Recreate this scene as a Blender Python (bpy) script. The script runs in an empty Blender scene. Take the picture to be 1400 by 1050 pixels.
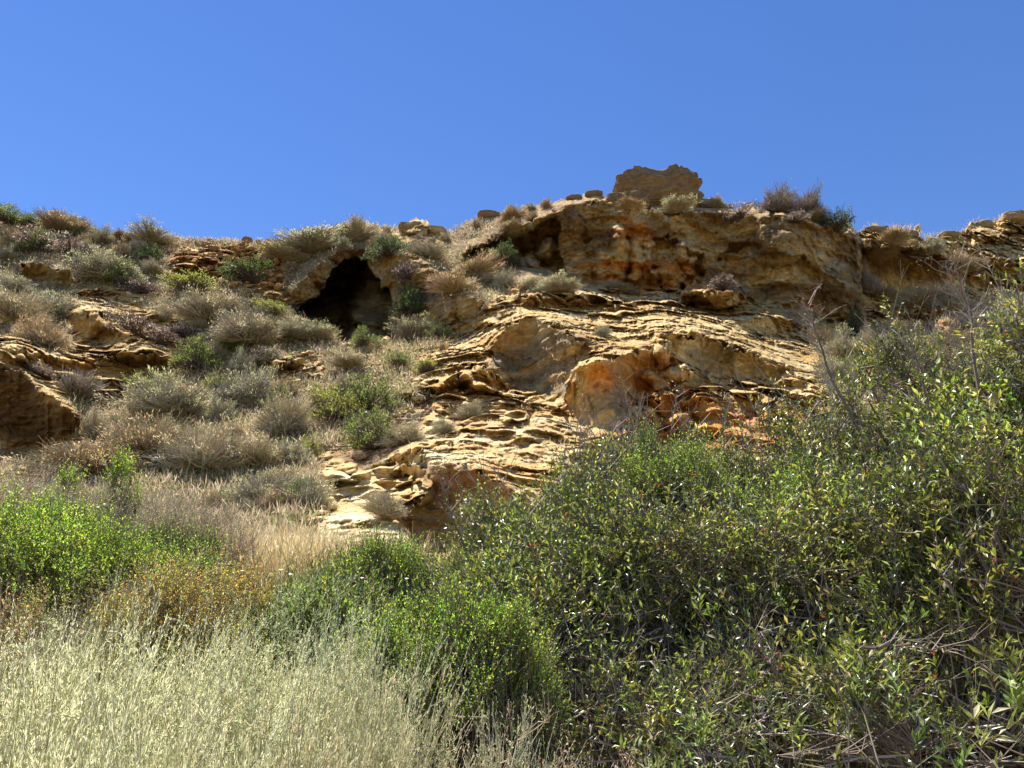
import bpy, math, time
import numpy as np
from mathutils import Vector, Matrix

T00 = time.time()
# ------------------------------------------------------------------ camera
PITCH = math.radians(20.0); FPX = 1053.0; CAMZ = 1.6
scene = bpy.context.scene
cam_d = bpy.data.cameras.new('camera'); cam = bpy.data.objects.new('camera', cam_d)
scene.collection.objects.link(cam); scene.camera = cam
cam_d.sensor_width = 36.0; cam_d.lens = 36.0*FPX/1400.0
cam_d.clip_start = 0.05; cam_d.clip_end = 2000.0
cam.location = (0, 0, CAMZ); cam.rotation_euler = (math.radians(90)+PITCH, 0, 0)

# ------------------------------------------------------------------ world, sun, exposure
SUN_EL = math.radians(66.0); SUN_AZ = math.radians(-38.0)     # azimuth measured from +Y, negative = towards -X
world = bpy.data.worlds.new('World'); scene.world = world; world.use_nodes = True
wn = world.node_tree.nodes; wl = world.node_tree.links
bg = wn['Background']
sky = wn.new('ShaderNodeTexSky'); sky.sky_type = 'NISHITA'; sky.sun_disc = False
sky.sun_elevation = SUN_EL; sky.sun_rotation = SUN_AZ
sky.altitude = 50; sky.air_density = 1.0; sky.dust_density = 0.0; sky.ozone_density = 2.6
hs = wn.new('ShaderNodeHueSaturation'); hs.inputs['Hue'].default_value = 0.512; hs.inputs['Saturation'].default_value = 1.22
wl.new(sky.outputs[0], hs.inputs['Color']); wl.new(hs.outputs[0], bg.inputs[0])
bg.inputs[1].default_value = 0.086
sun_d = bpy.data.lights.new('sun', 'SUN'); sun = bpy.data.objects.new('sun', sun_d); scene.collection.objects.link(sun)
sun_d.energy = 5.0; sun_d.angle = math.radians(0.53); sun_d.color = (1.0, 0.95, 0.86)
sd = Vector((math.sin(SUN_AZ)*math.cos(SUN_EL), math.cos(SUN_AZ)*math.cos(SUN_EL), math.sin(SUN_EL)))
sun.rotation_euler = sd.to_track_quat('Z', 'Y').to_euler()
vs = scene.view_settings; vs.view_transform = 'Standard'; vs.look = 'None'; vs.gamma = 1.0; vs.exposure = 1.02
scene.cycles.max_bounces = 6; scene.cycles.diffuse_bounces = 4; scene.cycles.glossy_bounces = 2
scene.cycles.transmission_bounces = 4; scene.cycles.transparent_max_bounces = 4
scene.cycles.caustics_reflective = False; scene.cycles.caustics_refractive = False

# ------------------------------------------------------------------ helpers
CP, SP = math.cos(PITCH), math.sin(PITCH)
def ray(x, y):
    """direction through a photo pixel, scaled so that its Y component is 1"""
    u = (np.asarray(x, float)-700.0)/FPX; v = (525.0-np.asarray(y, float))/FPX
    dy = CP - v*SP; dz = SP + v*CP
    return u/dy, dz/dy

def at(x, y, Y):
    a, b = ray(x, y)
    return np.array([a*Y, Y, CAMZ+b*Y])

def h3(ix, iy, iz, seed=0):
    n = (ix*374761393 + iy*668265263 + iz*2147483647 + seed*1274126177) & 0xFFFFFFFF
    n = ((n ^ (n >> 13))*1274126177) & 0xFFFFFFFF
    n = (n ^ (n >> 16)) & 0xFFFFFFFF
    n = (n*2246822519) & 0xFFFFFFFF
    return ((n ^ (n >> 15)) & 0xFFFFFF).astype(np.float32)/float(0xFFFFFF)

def noise(x, y, z, seed=0):
    """value noise, about -1..1"""
    x = np.asarray(x, np.float64); y = np.asarray(y, np.float64)+0*x; z = np.asarray(z, np.float64)+0*x
    fx, fy, fz = np.floor(x), np.floor(y), np.floor(z)
    ix, iy, iz = fx.astype(np.int64), fy.astype(np.int64), fz.astype(np.int64)
    tx, ty, tz = (x-fx).astype(np.float32), (y-fy).astype(np.float32), (z-fz).astype(np.float32)
    tx = tx*tx*(3-2*tx); ty = ty*ty*(3-2*ty); tz = tz*tz*(3-2*tz)
    r = 0
    for dx in (0, 1):
        wx = tx if dx else 1-tx
        for dy in (0, 1):
            wy = ty if dy else 1-ty
            for dz in (0, 1):
                wz = tz if dz else 1-tz
                r = r + wx*wy*wz*h3(ix+dx, iy+dy, iz+dz, seed)
    return (r*2-1)*1.3

def fbm(x, y, z, o=4, seed=0, g=0.5, ridged=False):
    r = 0; a = 1.0; t = 0; f = 1.0
    for k in range(o):
        n = noise(x*f, y*f, z*f, seed+k*17)
        if ridged: n = 1-2*np.abs(n)
        r = r+a*n; t += a; a *= g; f *= 2.03
    return r/t

def worley(x, y, z, seed=0):
    """distance to the nearest feature point and a random value of that cell"""
    ix, iy, iz = np.floor(x).astype(np.int64), np.floor(y).astype(np.int64), np.floor(z).astype(np.int64)
    best = np.full(x.shape, 9.0); val = np.zeros(x.shape)
    for a in (-1, 0, 1):
        for b in (-1, 0, 1):
            for c in (-1, 0, 1):
                cx, cy, cz = ix+a, iy+b, iz+c
                d = (cx+h3(cx, cy, cz, seed)-x)**2+(cy+h3(cx, cy, cz, seed+1)-y)**2+(cz+h3(cx, cy, cz, seed+2)-z)**2
                m = d < best; best = np.where(m, d, best); val = np.where(m, h3(cx, cy, cz, seed+3), val)
    return np.sqrt(best), val

def sstep(a, b, x):
    t = np.clip((x-a)/(b-a), 0, 1); return t*t*(3-2*t)

def make_mesh(name, V, F, col=None, mat=None, parent=None, smooth=True, loc=None, attrs=None):
    """V (n,3), F (m,3) or (m,4) int; optional per-vertex colour 'tint'"""
    V = np.ascontiguousarray(V, np.float32); F = np.ascontiguousarray(F, np.int32)
    me = bpy.data.meshes.new(name)
    k = F.shape[1]
    me.vertices.add(len(V)); me.vertices.foreach_set('co', V.ravel())
    me.loops.add(F.size); me.loops.foreach_set('vertex_index', F.ravel())
    me.polygons.add(len(F)); me.polygons.foreach_set('loop_start', np.arange(0, F.size, k, dtype=np.int32))
    me.update(calc_edges=True)
    me.polygons.foreach_set('use_smooth', np.full(len(F), bool(smooth)))
    if col is not None:
        at_ = me.color_attributes.new('tint', 'FLOAT_COLOR', 'POINT')
        c4 = np.ones((len(V), 4), np.float32); c4[:, :3] = col
        at_.data.foreach_set('color', c4.ravel())
    if mat: me.materials.append(mat)
    o = bpy.data.objects.new(name, me); scene.collection.objects.link(o)
    if parent: o.parent = parent
    if loc is not None: o.location = loc
    return o

def tag(o, label=None, cat=None, group=None, kind=None):
    if label: o['label'] = label
    if cat: o['category'] = cat
    if group: o['group'] = group
    if kind: o['kind'] = kind
    return o

def empty(name, loc, rz=0.0, sc=None):
    o = bpy.data.objects.new(name, None); scene.collection.objects.link(o)
    o.empty_display_size = 0.2; o.location = loc; o.rotation_euler = (0, 0, rz)
    if sc is not None: o.scale = sc
    return o

# ------------------------------------------------------------------ materials
def new_mat(name):
    m = bpy.data.materials.new(name); m.use_nodes = True
    nt = m.node_tree; return m, nt.nodes, nt.links, nt.nodes['Principled BSDF']

def rock_material(name, fine=1.0, bump=1.0):
    m, n, l, b = new_mat(name)
    tc = n.new('ShaderNodeNewGeometry')
    a = n.new('ShaderNodeAttribute'); a.attribute_name = 'tint'
    n1 = n.new('ShaderNodeTexNoise'); n1.inputs['Scale'].default_value = 7.0*fine; n1.inputs['Detail'].default_value = 8; n1.inputs['Roughness'].default_value = 0.7
    mp = n.new('ShaderNodeMapping'); mp.inputs['Scale'].default_value = (0.9, 0.9, 3.2)
    n2 = n.new('ShaderNodeTexNoise'); n2.inputs['Scale'].default_value = 2.2*fine; n2.inputs['Detail'].default_value = 6
    l.new(tc.outputs['Position'], n1.inputs['Vector']); l.new(tc.outputs['Position'], mp.inputs['Vector']); l.new(mp.outputs[0], n2.inputs['Vector'])
    r1 = n.new('ShaderNodeMapRange'); r1.inputs['From Min'].default_value = 0.3; r1.inputs['From Max'].default_value = 0.7
    r1.inputs['To Min'].default_value = 0.72; r1.inputs['To Max'].default_value = 1.28; l.new(n1.outputs['Fac'], r1.inputs['Value'])
    r2 = n.new('ShaderNodeMapRange'); r2.inputs['From Min'].default_value = 0.3; r2.inputs['From Max'].default_value = 0.7
    r2.inputs['To Min'].default_value = 0.8; r2.inputs['To Max'].default_value = 1.2; l.new(n2.outputs['Fac'], r2.inputs['Value'])
    mu = n.new('ShaderNodeMath'); mu.operation = 'MULTIPLY'; l.new(r1.outputs[0], mu.inputs[0]); l.new(r2.outputs[0], mu.inputs[1])
    vm = n.new('ShaderNodeVectorMath'); vm.operation = 'SCALE'; l.new(a.outputs['Color'], vm.inputs[0]); l.new(mu.outputs[0], vm.inputs['Scale'])
    l.new(vm.outputs[0], b.inputs['Base Color'])
    b.inputs['Roughness'].default_value = 0.95; b.inputs['Specular IOR Level'].default_value = 0.15
    n3 = n.new('ShaderNodeTexNoise'); n3.inputs['Scale'].default_value = 14.0*fine; n3.inputs['Detail'].default_value = 6; n3.inputs['Roughness'].default_value = 0.65
    l.new(tc.outputs['Position'], n3.inputs['Vector'])
    ad = n.new('ShaderNodeMath'); ad.operation = 'ADD'; l.new(n3.outputs['Fac'], ad.inputs[0]); l.new(n2.outputs['Fac'], ad.inputs[1])
    bp = n.new('ShaderNodeBump'); bp.inputs['Strength'].default_value = 0.7*bump; bp.inputs['Distance'].default_value = 0.08
    l.new(ad.outputs[0], bp.inputs['Height']); l.new(bp.outputs[0], b.inputs['Normal'])
    return m
M_ROCK = rock_material('sandstone')
M_SOIL = rock_material('dry_soil', 1.6, 1.2)

# ------------------------------------------------------------------ terrain: the hillside, traced as regions with a slope each
LX0, LX1, LY0, LY1, LST = -200.0, 1600.0, 200.0, 820.0, 4.0
lx = np.arange(LX0, LX1+1, LST); ly = np.arange(LY1, LY0-1, -LST)        # rows run from the foot up to the ridge
GX, GY = np.meshgrid(lx, ly)

def poly_mask(poly, X=GX, Y=GY, blur=1, wob=2.5, seed=5):
    P = np.array(poly, float)
    Xw = X+wob*noise(X/9, Y/9, 0*X, seed)*1.2; Yw = Y+wob*noise(X/11, Y/7, 0*X+4, seed)*1.2
    ins = np.zeros(X.shape, bool)
    n = len(P)
    for i in range(n):
        x1, y1 = P[i]; x2, y2 = P[(i+1) % n]
        if y1 == y2: continue
        c = ((y1 > Yw) != (y2 > Yw)) & (Xw < (x2-x1)*(Yw-y1)/(y2-y1)+x1)
        ins ^= c
    m = ins.astype(float)
    for _ in range(blur):
        m = box(m)
    return m

def box(m):
    p = np.pad(m, 1, mode='edge')
    return (p[:-2, 1:-1]+2*p[1:-1, 1:-1]+p[2:, 1:-1])/4*0.5+(p[1:-1, :-2]+2*p[1:-1, 1:-1]+p[1:-1, 2:])/4*0.5

def ctl(points, X, Y, p=2.2):
    """smooth inverse-distance interpolation of (x, y, value)"""
    num = 0; den = 0
    for (px, py, v) in points:
        w = 1.0/(((X-px)/1.0)**2+((Y-py)*1.6)**2+900.0)**p
        num = num+w*v; den = den+w
    return num/den

SIL = [(-200, 268), (-60, 282), (0, 290), (20, 296), (60, 302), (100, 312), (130, 323), (160, 322), (200, 320), (240, 324), (270, 330), (325, 333), (372, 337), (385, 334), (405, 325), (430, 317),
       (450, 311), (478, 304), (490, 301), (500, 303), (510, 308), (540, 313), (552, 306), (572, 301), (582, 303), (600, 316), (612, 320), (618, 319), (635, 308), (643, 299), (655, 296),
       (680, 290), (720, 284), (760, 276), (775, 270), (785, 268), (800, 265), (820, 264), (835, 268), (870, 278), (965, 274), (985, 279), (1000, 282), (1040, 282), (1080, 287), (1100, 289), (1150, 300),
       (1162, 302), (1172, 316), (1180, 314), (1200, 308), (1230, 314), (1255, 316), (1262, 325), (1290, 323), (1320, 315), (1328, 306), (1360, 303), (1378, 294), (1400, 288), (1450, 276), (1600, 262)]
SX = np.array([p[0] for p in SIL], float); SY = np.array([p[1] for p in SIL], float)

RK = (820, 760, 700, 640, 580, 520, 460, 400, 350, 300, 250, 190)
RT = np.array([(11, 10.5, 10, 10, 10.5, 11), (13, 13, 12.5, 12, 13, 14), (16, 17, 16, 15, 17, 19), (19, 21, 20, 18, 20, 23), (22, 25.5, 24, 21.5, 23, 27), (25, 30, 28.5, 25, 27, 33),
      (29.5, 34, 33.5, 29.5, 32, 40), (34.5, 38, 38, 36, 38, 45), (38.5, 42, 41.5, 39.5, 40.5, 49), (43, 46, 45, 42.5, 43, 53), (47, 50, 49, 45, 46, 58), (51, 54, 53, 48, 49, 62)], float)
RXK = np.array((0, 270, 520, 800, 1080, 1380), float)
tmp = np.stack([np.interp(lx, RXK, row) for row in RT])
R0 = np.stack([np.interp(-ly, -np.array(RK, float), tmp[:, i]) for i in range(len(lx))], 1)
for _ in range(60): R0 = box(R0)
for _ in range(4):
    R0 = box(R0)
L0 = np.log(R0)+.012*noise(GX/110, GY/60, 0*GX, 41)+.007*noise(GX/45, GY/30, 0*GX, 42)

# (polygon, tilt in degrees: 90 = a vertical face, above 90 = overhanging, weight)
FACES = {
 'cliff': ([(628, 352), (640, 340), (700, 312), (762, 288), (790, 275), (838, 274), (870, 286), (905, 291), (960, 287), (1030, 291), (1090, 297), (1140, 309), (1166, 322), (1176, 352), (1178, 400), (1176, 440), (1160, 462), (1108, 458), (1090, 430),
            (1030, 408), (1018, 388), (965, 384), (940, 395), (858, 396), (790, 380), (738, 362), (712, 344), (680, 338), (650, 356)], 97, 3),
 'recess': ([(1182, 330), (1200, 336), (1260, 334), (1292, 350), (1290, 396), (1240, 402), (1186, 398)], 96, 3),
 'far': ([(1300, 352), (1340, 346), (1400, 352), (1500, 350), (1500, 400), (1400, 412), (1340, 396), (1300, 372)], 88, 2),
 'brow': ([(396, 402), (408, 386), (425, 372), (440, 356), (470, 342), (496, 338), (530, 350), (575, 352), (598, 372), (606, 400), (640, 405), (662, 410), (652, 440), (606, 446), (585, 440), (556, 452), (545, 460), (534, 440),
           (528, 405), (518, 384), (492, 354), (462, 362), (445, 382), (436, 398), (400, 414), (392, 412)], 94, 3),
 'strata': ([(668, 500), (672, 470), (690, 446), (722, 432), (745, 440), (775, 452), (800, 468), (790, 500), (776, 520), (770, 552), (740, 536), (700, 524)], 96, 3),
 'orange': ([(772, 560), (778, 522), (800, 496), (840, 488), (885, 478), (902, 462), (918, 480), (930, 498), (960, 512), (940, 530), (900, 530), (872, 545), (852, 560), (842, 590), (800, 580)], 97, 3),
 'buff': ([(890, 456), (955, 458), (1010, 478), (1050, 492), (1090, 505), (1060, 520), (1010, 516), (965, 506), (930, 494), (905, 470)], 92, 3),
 'slabf': ([(542, 640), (560, 637), (640, 634), (664, 650), (690, 664), (715, 690), (690, 740), (640, 748), (600, 752), (566, 742), (552, 700), (570, 688), (590, 668), (560, 652)], 94, 3),
 'wedge': ([(512, 640), (540, 622), (570, 612), (590, 628), (560, 640), (530, 644)], 92, 2),
 'bluff': ([(-200, 505), (0, 500), (30, 506), (42, 524), (70, 545), (100, 562), (112, 578), (98, 600), (90, 618), (0, 620), (-200, 640)], 104, 3),
 'nose': ([(90, 440), (96, 418), (118, 424), (150, 440), (165, 456), (166, 470), (130, 466), (102, 458)], 86, 3),
 'under': ([(158, 484), (190, 478), (222, 488), (236, 502), (212, 506), (180, 502), (160, 500)], 108, 3),
 'upper': ([(26, 362), (60, 360), (98, 376), (100, 388), (60, 386), (26, 380)], 102, 3),
 'ledge2': ([(-20, 482), (20, 476), (60, 480), (110, 492), (150, 494), (150, 504), (60, 506), (30, 500), (-20, 500)], 86, 2),
 'hood': ([(926, 412), (935, 398), (975, 395), (1020, 398), (1024, 408), (1000, 420), (935, 418)], 100, 2),
 'lump': ([(628, 514), (650, 500), (684, 506), (700, 514), (700, 524), (660, 530), (632, 534), (590, 540), (596, 526)], 90, 2),
 'dark1': ([(366, 500), (380, 490), (410, 492), (420, 504), (395, 510), (372, 508)], 110, 2),
 'below': ([(600, 446), (640, 442), (660, 444), (652, 452), (610, 456)], 84, 1),
 'red1': ([(240, 362), (275, 360), (280, 374), (244, 380)], 96, 2),
 'ledge3': ([(712, 410), (740, 404), (830, 406), (838, 414), (760, 418), (714, 418)], 96, 2),
 'ledge4': ([(1010, 440), (1060, 432), (1110, 440), (1110, 452), (1060, 456), (1010, 450)], 88, 1.5),
 'redlow': ([(880, 566), (900, 536), (935, 530), (960, 545), (990, 555), (985, 590), (940, 610), (890, 600)], 90, 2),
 'redblk': ([(800, 630), (825, 596), (850, 590), (870, 610), (868, 636), (820, 640)], 88, 2),
}
T = ray(GX, GY)[1]
dT = T[1:, :]-T[:-1, :]
Tm = (T[1:, :]+T[:-1, :])/2
gy = L0[1:, :]-L0[:-1, :]; gx = L0[:, 1:]-L0[:, :-1]
wy = np.full(gy.shape, 0.12); wx = np.full(gx.shape, 0.22)
MASK = {}
for i, (k, (poly, tilt, w)) in enumerate(FACES.items()):
    m = poly_mask(poly, seed=20+i); MASK[k] = m
    mm = (m[1:, :]+m[:-1, :])/2
    tn = math.tan(math.radians(tilt)); den = tn-Tm
    g = dT/np.where(np.abs(den) < 0.1, 0.1, den)
    gy = gy*(1-mm)+g*mm; wy = wy*(1-mm)+w*mm
# solve for the log of distance by conjugate gradients
lam = 0.0025
def Aop(L):
    r = lam*L
    d = wy*(L[1:, :]-L[:-1, :]); r[1:, :] += d; r[:-1, :] -= d
    d = wx*(L[:, 1:]-L[:, :-1]); r[:, 1:] += d; r[:, :-1] -= d
    return r
b = lam*L0
d = wy*gy; b[1:, :] += d; b[:-1, :] -= d
d = wx*gx; b[:, 1:] += d; b[:, :-1] -= d
L = L0.copy(); r = b-Aop(L); p = r.copy(); rs = (r*r).sum()
for it in range(600):
    Ap = Aop(p); al = rs/(p*Ap).sum(); L += al*p; r -= al*Ap; rn = (r*r).sum()
    if rn < 1e-9: break
    p = r+(rn/rs)*p; rs = rn
print('CG', it, rn, 'L-L0', (L-L0).min(), (L-L0).max())

def samp(A, x, y):
    """bilinear lookup in a low-resolution map"""
    fx = np.clip((np.asarray(x, float)-LX0)/LST, 0, len(lx)-1.001); fy = np.clip((LY1-np.asarray(y, float))/LST, 0, len(ly)-1.001)
    ix = fx.astype(int); iy = fy.astype(int); tx = fx-ix; ty = fy-iy
    return (A[iy, ix]*(1-tx)+A[iy, ix+1]*tx)*(1-ty)+(A[iy+1, ix]*(1-tx)+A[iy+1, ix+1]*tx)*ty

# regions of ground kind
ROCKY = [  # polygons of bare rock with ledges
 ([(600, 560), (560, 600), (512, 640), (545, 700), (560, 745), (640, 750), (700, 745), (760, 700), (870, 690), (1140, 660), (1180, 600), (1130, 520), (1110, 450), (1030, 398), (960, 392), (900, 402), (800, 392), (730, 395),
   (690, 375), (650, 350), (690, 360), (700, 400), (640, 430), (600, 470), (560, 520)], 1.0),
 ([(-200, 440), (0, 446), (40, 470), (90, 480), (100, 430), (90, 410), (130, 385), (180, 420), (225, 470), (240, 505), (190, 512), (165, 560), (100, 545), (110, 590), (90, 622), (0, 625), (-200, 640)], 0.9),
 ([(225, 345), (270, 330), (372, 335), (385, 345), (400, 400), (395, 416), (340, 400), (300, 380), (235, 385)], 0.75),
 ([(420, 720), (440, 640), (430, 600), (460, 620), (500, 640), (530, 700), (560, 745), (480, 770)], 0.9),
 ([(535, 318), (560, 300), (585, 300), (615, 318), (600, 330), (560, 335)], 0.7),
 ([(1180, 310), (1262, 322), (1400, 285), (1600, 255), (1600, 400), (1400, 420), (1290, 400), (1290, 440), (1180, 470), (1172, 450), (1182, 400)], 0.85),
 ([(95, 395), (150, 385), (240, 430), (300, 480), (240, 500), (180, 440)], .8),
 ([(360, 480), (430, 480), (450, 520), (380, 530)], .8),
 ([(470, 500), (540, 470), (600, 462), (640, 440), (600, 520), (560, 540), (480, 520)], 0.5),
]
rock = np.zeros(GX.shape)
for i, (pl, v) in enumerate(ROCKY): rock = np.maximum(rock, v*poly_mask(pl, blur=3, wob=7, seed=60+i))
for k in MASK: rock = np.maximum(rock, MASK[k])
rock = np.maximum(rock, poly_mask([(396, 424), (418, 408), (440, 384), (462, 355), (484, 347), (500, 352), (530, 384), (543, 424), (556, 462), (500, 474), (440, 462)], blur=1, wob=1))
smoothface = np.zeros(GX.shape)
for k in ('cliff', 'recess', 'brow', 'strata', 'orange', 'buff', 'slabf', 'bluff', 'nose', 'under', 'upper'): smoothface = np.maximum(smoothface, MASK[k])
CAVE = [(400, 420), (418, 412), (436, 404), (444, 388), (454, 372), (464, 362), (484, 353), (494, 356), (506, 368), (522, 384), (529, 400), (536, 424), (543, 442), (551, 460), (500, 470), (455, 462), (425, 440), (402, 428)]
caves = [(CAVE, 9.0), ([(930, 414), (934, 406), (950, 403), (968, 407), (970, 416), (950, 420)], 1.2), ([(626, 534), (632, 522), (644, 516), (650, 532)], .7), ([(808, 414), (818, 409), (830, 411), (828, 416)], .8),
         ([(382, 498), (398, 493), (414, 500), (400, 508)], .8), ([(265, 360), (284, 358), (286, 366), (268, 367)], .6)]

# bumps: rounded lumps of rock standing proud (x, y, half width, half height, metres)
BUMPS = [(745, 342, 13, 17, 1.3), (727, 356, 9, 12, .7), (846, 345, 17, 36, 1.5), (870, 352, 12, 34, 1.1), (916, 372, 24, 22, 1.5), (933, 344, 9, 16, 1.5), (945, 362, 10, 22, .8),
         (826, 352, 16, 28, .9), (838, 380, 22, 18, 1.0), (1045, 330, 14, 20, .9), (1058, 340, 40, 26, .8), (1150, 400, 22, 40, .9), (905, 362, 10, 12, .7),
         (668, 516, 34, 24, 1.1), (640, 545, 40, 14, .7), (560, 538, 18, 12, .6), (612, 548, 20, 14, .7), (118, 442, 26, 22, .9), (700, 545, 18, 9, .4), (725, 545, 16, 10, .45), (672, 552, 24, 10, .5),
         (905, 482, 14, 22, .9), (925, 510, 24, 12, .7), (895, 520, 18, 12, .7), (985, 405, 32, 14, 1.0), (720, 380, 28, 14, .8), (660, 420, 40, 26, 1.0), (590, 425, 36, 26, .8), (575, 375, 22, 24, .8),
         (445, 372, 26, 18, .7), (415, 395, 18, 16, .6), (180, 480, 30, 14, .6), (350, 335, 40, 9, .6), (268, 365, 16, 10, .7), (470, 640, 16, 10, .4), (455, 655, 20, 9, .35), (490, 622, 14, 9, .4),
         (540, 690, 26, 14, .5), (440, 690, 22, 12, .4), (580, 672, 20, 20, .5), (1215, 318, 30, 10, .7), (1350, 322, 30, 12, 1.0), (1385, 305, 18, 16, 1.0), (570, 312, 20, 12, .8), (1245, 425, 40, 12, .9),
         (1300, 440, 30, 14, .8), (390, 455, 20, 8, .4), (400, 500, 22, 8, .6), (430, 505, 18, 8, .4), (470, 350, 14, 12, .6), (820, 600, 14, 14, .6), (838, 615, 18, 12, .6), (930, 575, 22, 14, .6), (1080, 520, 26, 10, .5)]

def strata(Xw, Yw, Zw, h, A, seed, scal=1.15, warp=1.0, tilt=0.0, sharp=1.6):
    q = noise(Xw/(h*2.3), Yw/(h*2.3)*.6, Zw/(h*3.0), seed)
    bil = np.abs(noise(Xw/(h*1.1), Yw/(h*2), Zw/(h*2.5), seed+1))
    bq = Zw+tilt*Xw+h*warp*(0.7*q-.55*bil)+h*0.35*noise(Xw/(h*.35), Zw/(h*.5), Yw*0, seed+2)*0.4
    # blocks between joints, each with its own arched crest
    wdc, wvc = worley(Xw/(h*1.25)+.25*q, Yw/(h*2.2), Zw/(h*1.5), seed+40)
    bq = bq+h*(.85*wvc+scal*wdc**2)
    c = bq/h; f = c-np.floor(c)
    amp = 0.35+0.65*h3(np.floor(c).astype(np.int64), (0*c).astype(np.int64), (0*c).astype(np.int64), seed+9)
    amp = amp*(0.55+0.6*noise(Xw/(h*4), Yw/(h*4), np.floor(c)*3.3, seed+5))
    pk = .70+.2*noise(Xw/(h*1.7), Yw/(h*2), np.floor(c)*2.1, seed+7)
    prof = np.where(f < pk, (f/pk)**sharp, (1-(f-pk)/(1-pk))**1.3)
    return A*np.clip(amp*1.7-.12, 0.03, 2)*prof, f, c

# high-resolution grid
NYH = 640
xs = np.concatenate([np.linspace(-900, -125, 70), np.linspace(-110, 1510, 1280), np.linspace(1525, 2300, 70)]); NXH = len(xs)
sil = np.interp(xs, SX, SY)
sil = sil+3.2*noise(xs/7, xs*0, xs*0, 3)*(.5+.5*np.abs(noise(xs/40, xs*0, xs*0, 6)))+2.2*noise(xs/2.6, xs*0, xs*0, 4)
tt = np.linspace(0, 1, NYH)**0.92
YB = 800.0
PX = np.repeat(xs[None, :], NYH, 0); PY = YB+(sil[None, :]-YB)*tt[:, None]
Lh = samp(L, PX, PY)
rk = samp(rock, PX, PY); sf = samp(smoothface, PX, PY)
ax, bz = ray(PX, PY)
Yd = np.exp(Lh); Xw = ax*Yd; Zw = CAMZ+bz*Yd
warpx = 6*noise(PX/22, PY/16, 0*PX, 11)+3*noise(PX/7, PY/6, 0*PX, 12); warpy = 5*noise(PX/18, PY/14, 0*PX, 13)+2.5*noise(PX/7, PY/5, 0*PX, 14)
bump = np.zeros(PX.shape)
for (cx, cy, rx, ry, am) in BUMPS:
    q = ((PX+warpx*.8-cx)/rx)**2+((PY+warpy*.8-cy)/ry)**2
    bump = np.maximum(bump, 1.5*am*np.sqrt(np.clip(1-q, 0, 1)))
s1, f1, c1 = strata(Xw, Yd, Zw, 1.0, 1.65, 31, tilt=0.05, sharp=1.5)
s2, f2, c2 = strata(Xw, Yd, Zw, 0.42, 0.62, 47, tilt=0.05, sharp=1.5)
s3, f3, c3 = strata(Xw, Yd, Zw, 0.17, 0.10, 71, warp=1.3)
wd, wv = worley(Xw/0.55, Yd/1.1, Zw/0.36, 5)
wd2, wv2 = worley(Xw/0.22, Yd/.4, Zw/0.16, 15)
lumpy = samp(box(box(poly_mask([(512, 640), (560, 600), (600, 560), (700, 540), (790, 580), (800, 640), (700, 640), (640, 634), (560, 640)], blur=3))+0.7*poly_mask([(420, 720), (440, 640), (430, 600), (480, 640), (540, 700), (560, 745), (480, 770)], blur=3)), PX, PY)
led = rk*(1-0.93*sf)
disp = led*(s1+s2+s3)*(1-0.45*lumpy)+rk*sf*(0.06*s1+0.05*s2+0.04*s3)
disp += (led*0.35+lumpy*0.6)*np.clip(0.75-wd, 0, 1)*0.75*(0.4+wv)+(lumpy*.8+led*.35+.3*(1-rk))*np.clip(.7-wd2, 0, 1)*.2*(0.4+wv2)
disp += bump
# lips: each face leans out towards its crest and breaks off sharply there
LIPS = {'cliff': 1.5, 'recess': .7, 'brow': .9, 'strata': 1.3, 'orange': 1.3, 'buff': 1.0, 'slabf': 1.3, 'wedge': .5, 'bluff': 2.0, 'nose': .6, 'under': 1.6, 'upper': 1.3, 'hood': .8, 'lump': .5, 'dark1': .9, 'red1': .4, 'ledge2': .5, 'ledge3': .6, 'ledge4': .5, 'redlow': .5, 'redblk': .4, 'far': .5}
for k_, A_ in LIPS.items():
    P_ = np.array(FACES[k_][0], float)
    x0_, x1_ = P_[:, 0].min()-12, P_[:, 0].max()+12
    c0, c1_ = np.searchsorted(xs, x0_), np.searchsorted(xs, x1_)
    if c1_-c0 < 4: continue
    PXs, PYs = PX[:, c0:c1_], PY[:, c0:c1_]
    m_ = poly_mask(FACES[k_][0], X=PXs+2.5*noise(PXs/5, PYs/5, 0*PXs, 91), Y=PYs+2.5*noise(PXs/4, PYs/5, 0*PXs, 92), blur=0, wob=4, seed=len(k_)+70) > .5
    any_ = m_.any(0); top_ = np.where(m_, PYs, 1e9).min(0); bot_ = np.where(m_, PYs, -1e9).max(0)
    s_ = np.clip((bot_[None]-PYs)/np.maximum(bot_-top_, 3)[None], 0, 1)
    edge = np.clip((bot_-top_)/14, 0, 1)[None]
    disp[:, c0:c1_] += np.where(m_ & any_[None], A_*edge*s_**1.7, 0)
disp += (0.10+0.25*rk*(1-sf)+0.12*sf)*fbm(Xw/1.6, Yd/1.6, Zw/1.1, 5, 91)
disp += (1-rk)*(0.45*fbm(Xw/2.5, Yd/2.5, Zw/2.5, 4, 92)+0.12*np.abs(noise(Xw/.35, Yd/.35, Zw/.3, 95)))
nl_ = fbm(Xw/4.2+.3*Zw, Yd/4, Zw/3.0, 3, 98)
disp += samp(MASK['cliff'], PX, PY)*(.8*(.5-np.abs(nl_)*1.6)+.5*np.clip(fbm(Xw/1.4, Yd/1.4, Zw/1.8, 3, 99, ridged=True), -.2, 1))+sf*(1-.75*samp(np.maximum.reduce([MASK['strata'], MASK['orange'], MASK['buff']]), PX, PY))*.25*fbm(Xw/1.1, Yd/1.1, Zw/.8, 3, 96)
disp += sf*(1-.75*samp(np.maximum.reduce([MASK['strata'], MASK['orange'], MASK['buff'], MASK['nose'], MASK['lump']]), PX, PY))*0.16*np.clip(fbm(Xw/.5, Yd/.5, Zw/.3, 3, 97, ridged=True), 0, 1)
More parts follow.
